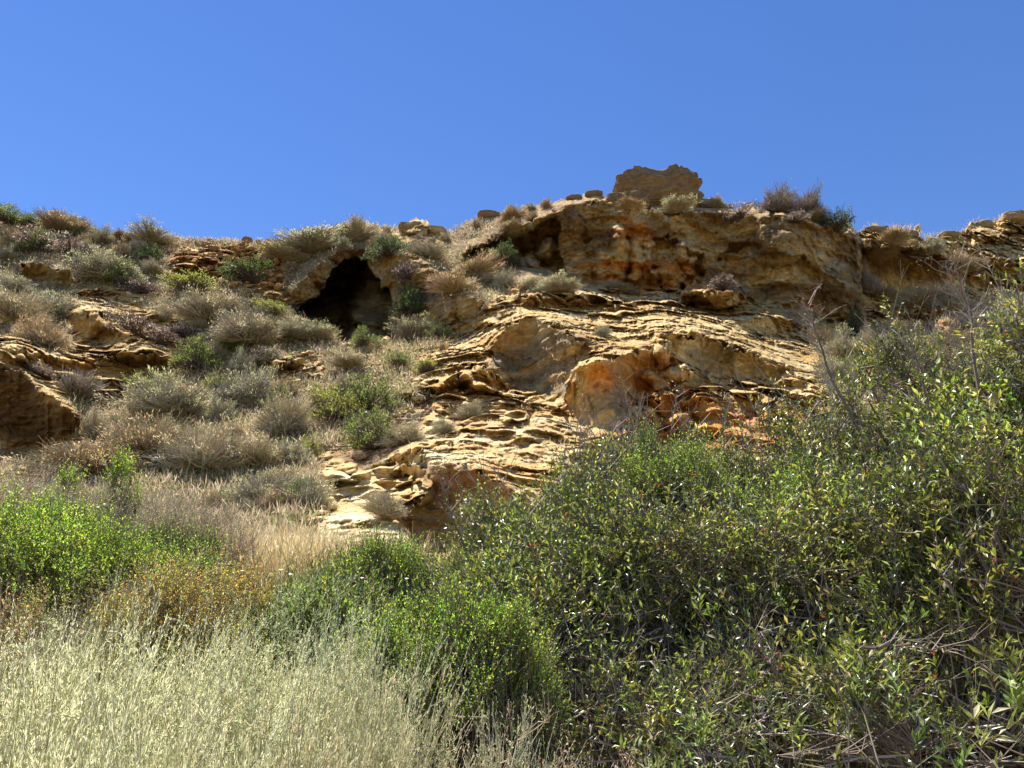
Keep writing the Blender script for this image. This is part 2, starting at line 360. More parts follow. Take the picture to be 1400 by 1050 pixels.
# pitted, honeycombed rock in the orange alcove of the cliff
honey = samp(poly_mask([(850, 300), (880, 300), (892, 330), (960, 340), (960, 396), (800, 388), (806, 360), (845, 330)], blur=2), PX, PY)
wd3, wv3 = worley(Xw/.42, Yd/.6, Zw/.42, 25)
disp -= honey*0.7*np.clip(.55-wd3, 0, 1)*(wv3 > .35)
pits = sf*(1-honey)*(noise(Xw/3, Yd/3, Zw/2, 101) > 0.1); disp -= pits*0.35*np.clip(.3-wd, 0, 1)*2
cav = np.zeros(PX.shape)
for (pl, dep) in caves:
    P = np.array(pl, float)
    # soft inside distance from a rasterised mask
    big = dep > 3
    m = poly_mask(pl, X=PX, Y=PY, blur=1, wob=3.5 if big else 1.5, seed=9)
    if big:
        wxc_ = PX+7*noise(PX/22, PY/16, 0*PX, 151)-.16*(PY-400)*-1+3*noise(PX/7, PY/6, 0*PX, 152); right = sstep(468, 502, wxc_)
        dd = np.where(PX > 0, dep*(1-0.62*right), dep)
        prof = m*dd
        cav = np.maximum(cav, prof)
        cm = m
    else: cav = np.maximum(cav, m*dep)
disp = disp*(1-.9*sstep(.3, .7, cm))+cm*.9*fbm(Xw/1.8, Yd/1.8, Zw/1.5, 4, 155)
for k_, (pl, dep, wob_) in enumerate([([(636, 354), (660, 336), (720, 316), (756, 298), (766, 318), (768, 350), (776, 378), (742, 364), (712, 346), (680, 340)], 2.0, 3), ([(1179, 338), (1230, 340), (1292, 354), (1296, 410), (1290, 470), (1240, 500), (1179, 500)], 3.2, 3),
     ([(893, 322), (925, 330), (958, 346), (962, 392), (900, 394), (893, 360)], 1.0, 4), ([(793, 300), (840, 296), (836, 320), (800, 330)], .5, 4), ([(1010, 330), (1090, 350), (1150, 390), (1150, 440), (1100, 440), (1050, 400), (1000, 385), (985, 350)], .9, 5)]):
    mk_ = poly_mask(pl, X=PX, Y=PY, blur=2, wob=wob_, seed=130+k_); cav = cav+mk_*dep*(1 if k_ != 1 else np.clip((1300-PX)/60, 0, 1)*np.clip((505-PY)/70, 0, 1))
hd_ = poly_mask([(924, 414), (932, 392), (950, 378), (980, 372), (1012, 380), (1026, 400), (1012, 416), (975, 420)], X=PX, Y=PY, blur=1, wob=4, seed=141)
disp += hd_*1.6
Yh = Yd-disp+cav
Yh = np.maximum(Yh, 8.0)
XH = ax*Yh; ZH = CAMZ+bz*Yh

# base colours (rock and soil, with shade painted in on steep faces and in the cave)
def C(*c): return np.array(c, float)
def mix(a, b_, t): return a*(1-t[..., None])+b_*t[..., None]
n_a = fbm(Xw/3, Yd/3, Zw/1.5, 4, 201); n_b = fbm(Xw/1.2, Yd/1.2, Zw/.5, 4, 202); n_c = fbm(Xw/6, Yd/6, Zw/4, 3, 203)
soil = mix(C(.33, .21, .10)+0*PX[..., None], C(.44, .31, .16), sstep(-.4, .5, n_b))
soil = mix(soil, C(.22, .135, .07), sstep(.1, .6, n_a)*.7)
rc = mix(C(.62, .43, .18)+0*PX[..., None], C(.54, .32, .10), sstep(-.3, .5, n_a))
rc = mix(rc, C(.72, .57, .30), sstep(0, .6, n_b)*.7)
bandq = Zw+.05*Xw+.35*noise(Xw/3, Yd/3, Zw/2, 205)
band = noise(bandq*0, bandq*0, bandq/.16, 206); band2 = noise(bandq*0, bandq*0+7, bandq/.55, 207)
rc = mix(rc, C(.30, .19, .08), sstep(.1, .7, band)*.32*(1-.7*sf))
def reg(pl, bl=3, wob=6, seed=77): return samp(poly_mask(pl, blur=bl, wob=wob, seed=seed), PX, PY)
# orange, iron-stained parts
org = np.maximum.reduce([reg([(840, 300), (880, 296), (900, 330), (960, 340), (965, 396), (800, 392), (780, 350), (800, 330)]), reg([(772, 560), (780, 520), (810, 494), (900, 466), (930, 500), (900, 530), (850, 560), (842, 540), (800, 560)])*.85,
     reg([(790, 640), (820, 590), (860, 590), (890, 530), (950, 530), (1000, 560), (1180, 560), (1180, 620), (1000, 620), (870, 640)])*.9, reg([(225, 345), (270, 330), (372, 330), (400, 345), (400, 395), (300, 380), (235, 372)])*.8,
     reg([(540, 640), (640, 634), (700, 664), (690, 690), (600, 660), (560, 655)])*.6, reg([(440, 704), (520, 712), (560, 708), (556, 722), (520, 722), (450, 716)], 1, 2), reg([(1180, 420), (1290, 420), (1300, 470), (1180, 480)])*.6,
     reg([(100, 390), (150, 390), (170, 410), (130, 410)])*.6, reg([(620, 350), (650, 335), (760, 320), (700, 345)])*.5, reg([(1180, 370), (1290, 370), (1290, 400), (1180, 400)])*.6])
rc = mix(rc, C(.50, .19, .03), org*.95*sstep(-.35, .25, .5*n_b+.3*n_c+.45*band2))
# shade put into the colour of cliff, bluff and overhanging faces, and grey beds in the curved face
face_shade = np.maximum.reduce([.8*samp(MASK['cliff'], PX, PY)*(1-honey), .9*samp(MASK['bluff'], PX, PY), .55*samp(MASK['slabf'], PX, PY), .5*samp(MASK['under'], PX, PY), .5*samp(MASK['upper'], PX, PY), reg([(900, 292), (1030, 300), (1160, 366), (1174, 440), (1110, 458), (1030, 408), (960, 388), (960, 330)])*.75, reg([(1182, 330), (1260, 330), (1292, 350), (1290, 380), (1186, 380)])*.7,
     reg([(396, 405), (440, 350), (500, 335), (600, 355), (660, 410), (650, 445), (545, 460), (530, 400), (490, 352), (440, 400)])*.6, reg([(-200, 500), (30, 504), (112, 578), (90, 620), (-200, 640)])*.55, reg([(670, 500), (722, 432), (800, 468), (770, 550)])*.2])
rc = mix(rc, C(.165, .092, .036), np.clip(face_shade*1.15, 0, 1)*sstep(-.8, .35, n_a*.7+.5*n_b))
gry = reg([(668, 500), (690, 446), (722, 440), (800, 462), (776, 520), (770, 552), (740, 536), (690, 524)], 2, 3)
gb = sstep(0, .4, noise(0*PX, 0*PX, (Zw+.25*np.abs(Xw-1.5))/.34, 209))
rc = mix(rc, C(.17, .145, .10), gry*gb*.6)
gry2 = reg([(930, 480), (990, 470), (1020, 490), (990, 505), (950, 500)], 3, 4)+reg([(800, 540), (850, 525), (850, 560), (800, 575)], 3, 4)
rc = mix(rc, C(.19, .15, .10), np.clip(gry2, 0, 1)*.6)
chute = reg([(420, 775), (425, 690), (455, 640), (505, 650), (525, 700), (562, 745), (490, 780)])
pale = np.maximum(chute*1.2, lumpy*.5)
rc = mix(rc, C(.80, .67, .40), np.clip(pale, 0, 1)*sstep(-.6, .4, n_b))
# crusted, lichen-grey tops of ledges follow the bedding
crust = rk*(1-sf)*sstep(.86, .97, f1)*sstep(0, .5, n_a)*.4
rc = mix(rc, C(.26, .21, .15), crust)
rkc = sstep(.12, .55, rk+.5*n_b+.18*n_a+.6*chute)
tint = mix(soil, rc, rkc)
tint *= (1+.2*noise(Xw/.13, Yd/.13, Zw/.1, 211))[..., None]
tint[cm > .5] *= (.30+.08*noise(PX/9, PY/14, 0*PX, 153))[cm > .5][:, None]  # cave interior colour darkened to deepen its shade
tint = np.clip(tint, .01, .85)

# plateau behind the ridge
back = []
for k, (dy, dz) in enumerate(((0.35, .02), (1.2, .03), (3, -.1), (7, -.4), (16, -1.2), (40, -4), (90, -10))):
    back.append(np.stack([XH[-1]*(1+dy/Yh[-1]*.4), Yh[-1]+dy, ZH[-1]+dz+.15*noise(xs/20+k, 0*xs, 0*xs, 33)], -1))
back = np.stack(back)
# ground from the foot of the slope to behind the camera
front = []
y0 = 9.0
for s in np.linspace(0, 1, 26)[:-1]:
    yy = -14+(y0+14)*s
    tgt = np.clip((yy-3)/(y0-3), 0, 1)
    front.append((yy, tgt))
zfoot = ZH[0]; 
rows = []
for yy, tg in front:
    yv = yy+(Yh[0]-y0)*np.clip(tg, 0, 1)**2
    xv = XH[0]*(1.0+0*tg) if yy > 0 else XH[0]
    zv = zfoot*sstep(0, 1, tg*1.0)*1.0+.06*noise(xv/1.1, yv/1.1, 0*xv, 35)*(1+0*tg)
    rows.append(np.stack([xv*1.15, yv, zv], -1))
front = np.stack(rows)
front[..., 0] = front[..., 0]/1.15*np.linspace(1.6, 1.0, len(rows))[:, None]
ALL = np.concatenate([front, np.stack([XH, Yh, ZH], -1), back], 0)
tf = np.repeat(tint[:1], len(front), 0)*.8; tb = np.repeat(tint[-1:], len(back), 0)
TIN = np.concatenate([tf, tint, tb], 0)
NR, NC = ALL.shape[:2]
idx = np.arange(NR*NC).reshape(NR, NC)
quads = np.stack([idx[:-1, :-1], idx[:-1, 1:], idx[1:, 1:], idx[1:, :-1]], -1)     # rows go up/away, columns to +X: normals up/towards camera
# split the sheet into named pieces of the setting
nf = len(front)
cls = np.zeros((NR-1, NC-1), int)
PXc = PX[:-1, :-1]; PYc = PY[:-1, :-1]
def hard(pl, seed): return poly_mask(pl, X=PXc, Y=PYc, blur=0, wob=3, seed=seed) > .5
sub = cls[nf:nf+NYH-1]
outc = hard(ROCKY[0][0], 60); bl = hard(ROCKY[1][0], 61)
sub[outc] = 2; sub[bl] = 3
sub[hard([(p[0], p[1]) for p in FACES['cliff'][0]], 20)] = 1
sub[cm[:-1, :-1] > .5] = 4
cls[nf:nf+NYH-1] = sub
names = {0: 'hillside', 1: 'upper_cliff', 2: 'terraced_outcrop', 3: 'lower_bluff', 4: 'cave'}
labels = {0: 'dry brush covered hillside of brown soil and crumbling sandstone below the ridge', 1: 'tall dark ochre sandstone cliff face with pitted orange alcove under the ridge',
          2: 'yellow sandstone outcrop of thin wavy eroded ledges and smooth curved hollows', 3: 'shaded brown and yellow sandstone bluff with scalloped ledges beside the brush slope',
          4: 'dark cave mouth with a pointed arch in the sandstone below the ridge'}
Vf = ALL.reshape(-1, 3); Tf = TIN.reshape(-1, 3)
for k in names:
    q = quads[cls == k]
    u, inv = np.unique(q.ravel(), return_inverse=True)
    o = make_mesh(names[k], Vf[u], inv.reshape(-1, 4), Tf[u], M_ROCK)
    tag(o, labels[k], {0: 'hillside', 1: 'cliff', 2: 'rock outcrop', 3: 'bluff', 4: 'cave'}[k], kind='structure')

def surf(x, y, push=0.0):
    """point of the built ground under a photo pixel"""
    ci = int(np.argmin(np.abs(xs-x)))
    j = int(np.argmin(np.abs(PY[:, ci]-y)))
    return Vector((XH[j, ci], Yh[j, ci]+push, ZH[j, ci]))
print('terrain', time.time()-T00)
# ------------------------------------------------------------------ plants
RNG = np.random.default_rng(7)

def leaf_material(name, trans=0.35, rough=0.45, spec=0.5):
    m, n, l, b = new_mat(name)
    a = n.new('ShaderNodeAttribute'); a.attribute_name = 'tint'
    l.new(a.outputs['Color'], b.inputs['Base Color'])
    b.inputs['Roughness'].default_value = rough; b.inputs['Specular IOR Level'].default_value = spec
    if trans > 0:
        t = n.new('ShaderNodeBsdfTranslucent'); mx = n.new('ShaderNodeMixShader'); mx.inputs[0].default_value = trans
        hsv = n.new('ShaderNodeHueSaturation'); hsv.inputs['Value'].default_value = 1.5; hsv.inputs['Hue'].default_value = 0.49
        l.new(a.outputs['Color'], hsv.inputs['Color']); l.new(hsv.outputs[0], t.inputs['Color'])
        l.new(b.outputs[0], mx.inputs[1]); l.new(t.outputs[0], mx.inputs[2]); l.new(mx.outputs[0], n['Material Output'].inputs[0])
    return m
M_LEAF = leaf_material('leaf', .42, .5, .35)
M_GLOSS = leaf_material('glossy_leaf', .36, .34, .55)
M_DRY = leaf_material('dry_foliage', .42, .8, .2)
M_BARK = leaf_material('bark', 0, .8, .25)

def norm(v): return v/np.maximum(np.linalg.norm(v, axis=-1, keepdims=True), 1e-9)

class Geo:
    def __init__(s): s.V = []; s.F = []; s.C = []; s.n = 0
    def add(s, V, F, Cc):
        s.V.append(V); s.F.append(F+s.n); s.C.append(Cc); s.n += len(V)
    def tubes(s, P0, P1, r0, r1, col, sides=3):
        """one tapered prism per segment"""
        n = len(P0); d = norm(P1-P0)
        ref = np.where(np.abs(d[:, 2:3]) > .9, np.array([[1., 0, 0]]), np.array([[0, 0, 1.]]))
        a = norm(np.cross(d, ref)); b_ = np.cross(d, a)
        ang = np.arange(sides)*2*np.pi/sides
        ring = a[:, None, :]*np.cos(ang)[None, :, None]+b_[:, None, :]*np.sin(ang)[None, :, None]
        r0 = np.broadcast_to(np.asarray(r0, float), (n,)); r1 = np.broadcast_to(np.asarray(r1, float), (n,))
        V = np.concatenate([P0[:, None]+ring*r0[:, None, None], P1[:, None]+ring*r1[:, None, None]], 1)
        k = np.arange(sides); f = np.stack([k, (k+1) % sides, (k+1) % sides+sides, k+sides], -1)
        F = (np.arange(n)[:, None, None]*2*sides+f[None]).reshape(-1, 4)
        c = np.broadcast_to(np.asarray(col, float), (n, 3))
        s.add(V.reshape(-1, 3), F, np.repeat(c, 2*sides, 0))
    def leaves(s, P, D, N, ln, wd, col, fold=0.25, two=False):
        """diamond leaves from base point P along D; two: a folded leaf of two quads with a bend"""
        n = len(P); D = norm(D); W = norm(np.cross(D, N)); U = np.cross(W, D)
        ln = np.broadcast_to(np.asarray(ln, float), (n,))[:, None]; wd = np.broadcast_to(np.asarray(wd, float), (n,))[:, None]
        c = np.broadcast_to(np.asarray(col, float), (n, 3))
        if two:
            m1 = P+D*ln*.45+W*wd*.5+U*wd*fold; m2 = P+D*ln*.45-W*wd*.5+U*wd*fold
            mid = P+D*ln*.5; tip = P+D*ln-U*ln*.12
            V = np.stack([P, m1, tip, mid, m2], 1).reshape(-1, 3)
            f = np.array([[0, 1, 2, 3], [0, 3, 2, 4]])
            F = (np.arange(n)[:, None, None]*5+f[None]).reshape(-1, 4); s.add(V, F, np.repeat(c, 5, 0))
        else:
            V = np.stack([P, P+D*ln*.5+W*wd*.5, P+D*ln, P+D*ln*.5-W*wd*.5], 1).reshape(-1, 3)
            F = np.arange(n*4).reshape(n, 4); s.add(V, F, np.repeat(c, 4, 0))
    def build(s, name, mat, parent=None, smooth=False):
        return make_mesh(name, np.concatenate(s.V), np.concatenate(s.F), np.clip(np.concatenate(s.C), 0, .95), mat, parent, smooth)

def jit(col, n, amt=.2, hue=.12, rng=None):
    rng = rng or RNG
    c = np.array(col, float)[None]*(1+amt*rng.normal(size=(n, 1)))*(1+hue*rng.normal(size=(n, 3)))
    return np.clip(c, .005, .95)

def pick(cols, w, n, rng):
    k = rng.choice(len(cols), n, p=np.array(w, float)/sum(w)); return np.array(cols, float)[k]

# ---- shrubs for the hillside, about one metre in radius
KINDS = {  # leaf colours, weights, number of leaves, leaf length, leaf width, number of twigs, twig colour, leaf material
 'green': ([(.13, .18, .045), (.22, .25, .07), (.08, .11, .03)], (3, 3, 1), 3400, .085, .04, 160, (.16, .12, .09), 'leaf'),
 'deep':  ([(.045, .08, .025), (.08, .12, .035), (.13, .16, .05)], (3, 2, 1), 3600, .085, .042, 150, (.12, .09, .07), 'leaf'),
 'lime':  ([(.24, .26, .045), (.32, .33, .08), (.15, .18, .04)], (3, 2, 1), 3300, .08, .036, 200, (.2, .15, .1), 'leaf'),
 'sage':  ([(.34, .34, .17), (.44, .42, .25), (.22, .23, .10)], (3, 2, 1), 2400, .10, .022, 520, (.42, .37, .27), 'dry'),
 'grey':  ([(.52, .45, .29), (.38, .33, .20), (.38, .39, .18)], (3, 2, 1.4), 1500, .09, .02, 900, (.50, .43, .29), 'dry'),
 'brown': ([(.42, .31, .15), (.50, .40, .21), (.30, .21, .10), (.34, .33, .13)], (3, 2, 2, 1), 1900, .09, .022, 760, (.42, .33, .20), 'dry'),
 'straw': ([(.50, .38, .22), (.42, .30, .16), (.36, .34, .16)], (3, 2, 1), 1500, .14, .016, 500, (.48, .38, .24), 'dry'),
 'bare':  ([(.34, .33, .17), (.28, .22, .16)], (2, 1), 650, .07, .02, 620, (.36, .30, .25), 'dry'),
 'iceplant': ([(.11, .08, .06), (.19, .135, .10), (.55, .50, .43), (.32, .27, .20)], (4, 3, .8, 1.5), 2600, .09, .03, 60, (.12, .08, .07), 'dry'),
}
MATS = {'leaf': M_LEAF, 'dry': M_DRY}
PROTO = {}
def shrub_proto(kind, var):
    if (kind, var) in PROTO: return PROTO[(kind, var)]
    rng = np.random.default_rng(abs(hash(kind+'x')) % 1 + sum(ord(c) for c in kind)*31+var*7)
    cols, w, nl, ll, lw, nt, tc, mk = KINDS[kind]
    def dirs(n, low=-.05):
        th = rng.uniform(0, 2*np.pi, n); cz = rng.uniform(low, 1, n); s_ = np.sqrt(1-cz**2)
        return np.stack([s_*np.cos(th), s_*np.sin(th), cz], -1)
    def rad(d):
        q = 1+.42*noise(d[:, 0]*1.7+var*9, d[:, 1]*1.7, d[:, 2]*1.7, 300+var)+.32*noise(d[:, 0]*4+var*9, d[:, 1]*4, d[:, 2]*4, 310+var)
        return q*.95
    flat = .42 if kind == 'iceplant' else 1.0
    g = Geo(); t = Geo()
    # stems with side twigs
    dn = dirs(nt, .05); rr = rad(dn)
    tip = dn*rr[:, None]*rng.uniform(.75, 1.08, (nt, 1)); tip[:, 2] *= flat
    st = rng.normal(size=(nt, 3))*np.array([.12, .12, .0]); mid = st*.4+tip*.5+rng.normal(size=(nt, 3))*.05; mid[:, 2] -= .04
    tcol = jit(tc, nt, .25, .06, rng)
    t.tubes(st, mid, .020, .013, tcol); t.tubes(mid, tip, .013, .005, tcol)
    sub = np.repeat(np.arange(nt), 2); u = rng.uniform(.2, .9, (len(sub), 1))
    p0 = mid[sub]*(1-u)+tip[sub]*u; p1 = p0+norm(tip[sub]-mid[sub]+.5*rng.normal(size=(len(sub), 3)))*rng.uniform(.12, .32, (len(sub), 1))
    t.tubes(p0, p1, .008, .004, tcol[sub])
    # leaves in tufts round twig ends
    ntuft = max(60, nl//22)
    dt = dirs(ntuft, -.1); rt = rad(dt)*rng.uniform(.45, 1.03, ntuft)**.55
    tc_ = dt*rt[:, None]
    per = nl//ntuft; ti = np.repeat(np.arange(ntuft), per)
    p = tc_[ti]+rng.normal(size=(len(ti), 3))*.075
    p[:, 2] = np.abs(p[:, 2])*flat
    D = norm(dt[ti]*.9+rng.normal(size=(len(ti), 3))*.65+np.array([0, 0, .35])); N = norm(rng.normal(size=(len(ti), 3))+np.array([0, 0, .6]))
    shade = (1+.16*rng.normal(size=ntuft))[ti]
    col = pick(cols, w, len(ti), rng)*shade[:, None]*(1+.12*rng.normal(size=(len(ti), 1)))
    g.leaves(p, D, N, ll*rng.uniform(.6, 1.35, len(ti)), lw*rng.uniform(.7, 1.3, len(ti)), col)
    fo = g.build('foliage', MATS[mk]); br = t.build('branches', M_BARK)
    me = (fo.data, br.data)
    bpy.data.objects.remove(fo); bpy.data.objects.remove(br)
    PROTO[(kind, var)] = me
    return me

def link(me, name, parent):
    o = bpy.data.objects.new(name, me); scene.collection.objects.link(o); o.parent = parent; return o

def put_shrub(x, y, w, h, kind, label, group=None, name='shrub', var=None, cat='shrub', sink=.06, push=0.0):
    """photo pixel of the foot, width and height in photo pixels"""
    P = surf(x, y); m_per = P.y/FPX/ (CP*CP)**.5
    sx = w*m_per/2; sz = h*m_per*1.02
    var = RNG.integers(0, 3) if var is None else var
    fo, br = shrub_proto(kind, int(var))
    flat = .42 if kind == 'iceplant' else 1.0
    root = empty(name, (P.x, P.y-.25*sx+push, P.z-sink*sz), RNG.uniform(0, 6.28), (sx, sx*.95, sz/flat/1.05))
    root.rotation_euler = (RNG.uniform(-.2, .2), RNG.uniform(-.2, .2), RNG.uniform(0, 6.28)); root.scale = (sx*RNG.uniform(.85, 1.2), sx*RNG.uniform(.8, 1.1), sz/flat/1.05)
    tag(root, label, cat, group)
    link(fo, 'foliage', root); link(br, 'branches', root)
    return root

G1 = 'shrubs growing on the hillside and its ridge'
S = [
 (12, 306, 60, 24, 'green', 'green bush on the skyline at the low far end of the ridge brush'),
 (85, 318, 70, 26, 'brown', 'brown dead looking bush on the skyline above the pale flowering mat'),
 (96, 306, 44, 18, 'sage', 'greyish bush rounding up over the skyline next to a brown dead bush'),
 (212, 333, 66, 22, 'sage', 'low grey green bush alone on the skyline where the orange rocks begin'),
 (140, 382, 86, 50, 'sage', 'wide pale grey green bush above the dark hanging mat'),
 (172, 390, 52, 28, 'green', 'olive green bush directly under the wide pale bush on the brush slope'),
 (206, 358, 32, 18, 'deep', 'small dark green bush bordering the orange crumbled rocks'),
 (264, 402, 70, 26, 'lime', 'yellow green dome bush just below the orange crumbled rocks'),
 (290, 442, 86, 46, 'grey', 'large grey twiggy bush directly under the yellow green dome bush'),
 (272, 506, 66, 50, 'green', 'round green bush with pale twigs at its foot, in the middle of grey brush'),
 (346, 388, 66, 24, 'deep', 'dark green spreading bush lying on the orange crumbled rocks'),
 (376, 354, 38, 13, 'lime', 'small yellow green cushion beside the little standing stones on the ridge'),
 (345, 470, 96, 50, 'grey', 'broad grey bush halfway between the orange rocks and the overhanging boulder'),
 (398, 462, 60, 26, 'sage', 'grey green bush at the low corner of the cave mouth'),
 (436, 464, 62, 22, 'sage', 'leafy grey green bush hiding the sill of the cave'),
 (372, 432, 50, 22, 'lime', 'yellowish bush just before the sloping cave lip'),
 (498, 474, 40, 22, 'green', 'small green bush centred in front of the cave floor'),
 (566, 462, 58, 28, 'sage', 'grey green bush at the foot of the cave pillar'),
 (600, 461, 28, 20, 'green', 'small fresh green bush touching the foot of the cave pillar'),
 (565, 430, 54, 44, 'deep', 'dark green round bush clinging to the cave pillar'),
 (583, 508, 34, 18, 'lime', 'small olive cushion among rubble below the cave'),
 (462, 574, 72, 44, 'lime', 'yellow green leafy bush forming one half of a joined pair'),
 (506, 562, 74, 46, 'green', 'taller green bush forming the other half of a joined pair'),
 (514, 612, 66, 46, 'green', 'round green bush below the joined pair, next to grey twigs'),
 (550, 606, 54, 34, 'grey', 'grey twiggy bush beside the round green bush and the lumpy rock'),
 (245, 566, 110, 56, 'sage', 'wide grey green bush under the dark overhang of the bluff'),
 (340, 552, 86, 64, 'sage', 'tall grey green bush beneath the dark overhanging boulder'),
 (206, 534, 54, 24, 'lime', 'yellowish tuft bush right at the mouth of the dark overhang'),
 (392, 592, 84, 56, 'grey', 'silver grey bush beside the yellow green bush of the pair'),
 (285, 645, 118, 64, 'grey', 'large silvery bush with a dark hollow under its branches'),
 (135, 648, 120, 52, 'brown', 'brown dry bush at the foot of the shaded bluff'),
 (205, 632, 110, 58, 'brown', 'russet dry bush between the shaded bluff and the large silvery bush'),
 (365, 690, 84, 50, 'sage', 'dull green bush above the tall straw grass'),
 (408, 694, 44, 36, 'green', 'small green bush at the edge of the pale gully'),
 (424, 622, 28, 20, 'lime', 'small yellow green cushion above the pale gully'),
 (355, 640, 80, 46, 'grey', 'grey bush between the silvery bush and the pale gully'),
 (530, 702, 50, 36, 'grey', 'ball of grey twigs growing in the pale gully'),
 (640, 572, 44, 30, 'grey', 'pale twiggy bush growing from a crack of the terraced rock'),
 (610, 592, 40, 22, 'sage', 'low grey green bush on the lumpy lower slab'),
 (690, 362, 54, 20, 'deep', 'dark green cushion at the foot of the high cliff'),
 (648, 378, 80, 26, 'straw', 'straw coloured bush next to the dark green cushion'),
 (765, 400, 70, 24, 'sage', 'pale silvery bush on the shelf under the high cliff'),
 (728, 396, 34, 18, 'sage', 'small pale bush on the shelf, next to flat broken stones'),
 (848, 398, 44, 10, 'sage', 'very low pale bush directly below the pitted orange alcove'),
 (821, 458, 24, 20, 'sage', 'lone pale tuft bush standing in the thin ledges'),
 (1058, 290, 56, 38, 'bare', 'airy twiggy bush, the larger of two against the sky above the cliff'),
 (1102, 294, 52, 32, 'bare', 'airy twiggy bush, the smaller of two against the sky above the cliff'),
 (1143, 314, 46, 26, 'deep', 'dark green wind cut bush on the corner of the cliff top'),
 (1112, 302, 40, 14, 'brown', 'dark brown low bush below the twiggy pair on the cliff top'),
 (1186, 400, 40, 38, 'bare', 'pale leafless bush in the recess beside the cliff corner'),
 (1166, 460, 22, 44, 'deep', 'narrow green bush against the foot of the cliff corner'),
 (1218, 334, 60, 18, 'brown', 'flat brown bush on the low saddle of the ridge'),
 (1255, 420, 66, 26, 'grey', 'mauve grey bush on the ledge under the recessed cliff'),
 (1205, 410, 40, 20, 'brown', 'rusty bush on the ledge under the recessed cliff'),
 (1385, 448, 90, 56, 'sage', 'wide grey green bush under the far banded cliff'),
 (1312, 372, 60, 32, 'straw', 'straw yellow bush on the shelf of the far banded cliff'),
 (1272, 345, 36, 22, 'sage', 'small pale bush where the recessed cliff meets the far cliff'),
 (28, 444, 84, 48, 'grey', 'grey bush under the upper rock overhang'),
 (76, 434, 76, 40, 'sage', 'grey green bush beside the pale nose shaped boulder'),
 (62, 472, 70, 40, 'straw', 'fawn bush right above the scalloped ledges of the bluff'),
 (20, 400, 50, 28, 'sage', 'olive grey bush beside the end of the upper rock overhang'),
 (112, 545, 80, 34, 'bare', 'whitish leafless bush on the crest of the shaded bluff'),
 (430, 345, 96, 28, 'sage', 'long grey bush on the brow to the side of the cave arch'),
 (484, 330, 66, 24, 'grey', 'grey bush directly over the point of the cave arch'),
 (392, 356, 60, 18, 'brown', 'brown bush on the brow next to the standing stones'),
 (532, 350, 50, 26, 'deep', 'dark olive bush hanging over the shoulder of the cave arch'),
 (586, 352, 44, 24, 'grey', 'grey bush above the dry agave like mat by the cave'),
 (620, 400, 70, 26, 'straw', 'fawn bush on the soil bank beside the cave pillar'),
 (480, 505, 56, 22, 'grey', 'grey flat bush amid rubble below the green cave bush'),
 (545, 500, 36, 18, 'green', 'small green bush amid rubble below the cave pillar'),
 (700, 300, 40, 14, 'straw', 'straw bush on the rising ridge before the summit boulder'),
 (320, 442, 44, 26, 'bare', 'pale bare bush beside the large grey twiggy bush'),
 (168, 318, 26, 10, 'brown', 'low dark bush on the skyline between two larger ones'),
 (700, 318, 44, 16, 'brown', 'dark bush in the notch of the rising ridge'),
 (1240, 500, 90, 40, 'grey', 'grey bush on the slope behind the tall willow like shrubs'),
 (1300, 480, 80, 34, 'brown', 'brown bush on the slope under the mauve bush ledge'),
]
for (x, y, w, h, k, lb) in S: put_shrub(x, y, w*1.06, h*(.84 if k in ('grey', 'sage', 'brown', 'straw') else 1), k, lb, G1)
for (x, y, w, h, k, lb) in [(862, 286, 46, 10, 'brown', 'low dry bush before the leaning block of the summit boulder'), (925, 289, 60, 9, 'sage', 'low bush fringe at the front of the summit boulder'), (975, 284, 40, 10, 'grey', 'low twiggy bush at the steep end of the summit boulder'), (1150, 492, 70, 34, 'sage', 'pale bush on the bare patch under the cliff corner'), (1128, 474, 44, 22, 'brown', 'small russet bush where the terraced rock ends'), (1192, 486, 50, 34, 'grey', 'twiggy bush right below the cliff corner'),
 (1175, 520, 80, 36, 'green', 'green bush behind the leaning dark branch'), (1225, 470, 56, 30, 'brown', 'russet bush on the slope between ledge and thicket'), (1140, 520, 60, 30, 'sage', 'dull bush behind the leaning dark branch')]: put_shrub(x, y, w, h, k, lb, G1)
MATL = [(100, 348, 80, 16, 'dry dark mat with white flower heads along the lip of the upper overhang'), (150, 382, 70, 14, 'dry dark mat with white flower heads trailing down beside the pale bushes'),
 (200, 400, 60, 16, 'dark dried mat below the olive green bush on the slope'), (190, 455, 70, 18, 'dark flecked mat on top of the pale nose shaped boulder'), (225, 470, 50, 16, 'dark flecked mat on the tilted slab crest'),
 (250, 460, 44, 16, 'pinkish flecked mat beside the large grey twiggy bush'), (560, 378, 46, 20, 'grey flecked mat hanging beside the cave arch'), (370, 492, 56, 10, 'flecked mat on top of the dark overhanging boulder'),
 (985, 394, 44, 12, 'grey flecked mat capping the hooded rock'), (1010, 298, 60, 5, 'dark mat along the cliff top before the twiggy pair'),
 (1085, 305, 50, 5, 'dark mat along the cliff top under the twiggy pair'), (1235, 345, 60, 8, 'dark mat over the brow of the recessed cliff'), (60, 512, 40, 12, 'dark flecked mat on the scalloped ledges of the bluff'),
 (195, 560, 40, 14, 'purplish flecked mat below the dark overhang'), (60, 340, 70, 14, 'brown flecked mat below the skyline bushes'), (725, 452, 1, 1, None)]
for (x, y, w, h, lb) in MATL:
    if lb: put_shrub(x, y, w, h, 'iceplant', lb, 'dried succulent mats draped over rock edges', name='succulent_mat', cat='mat plant', sink=.2)

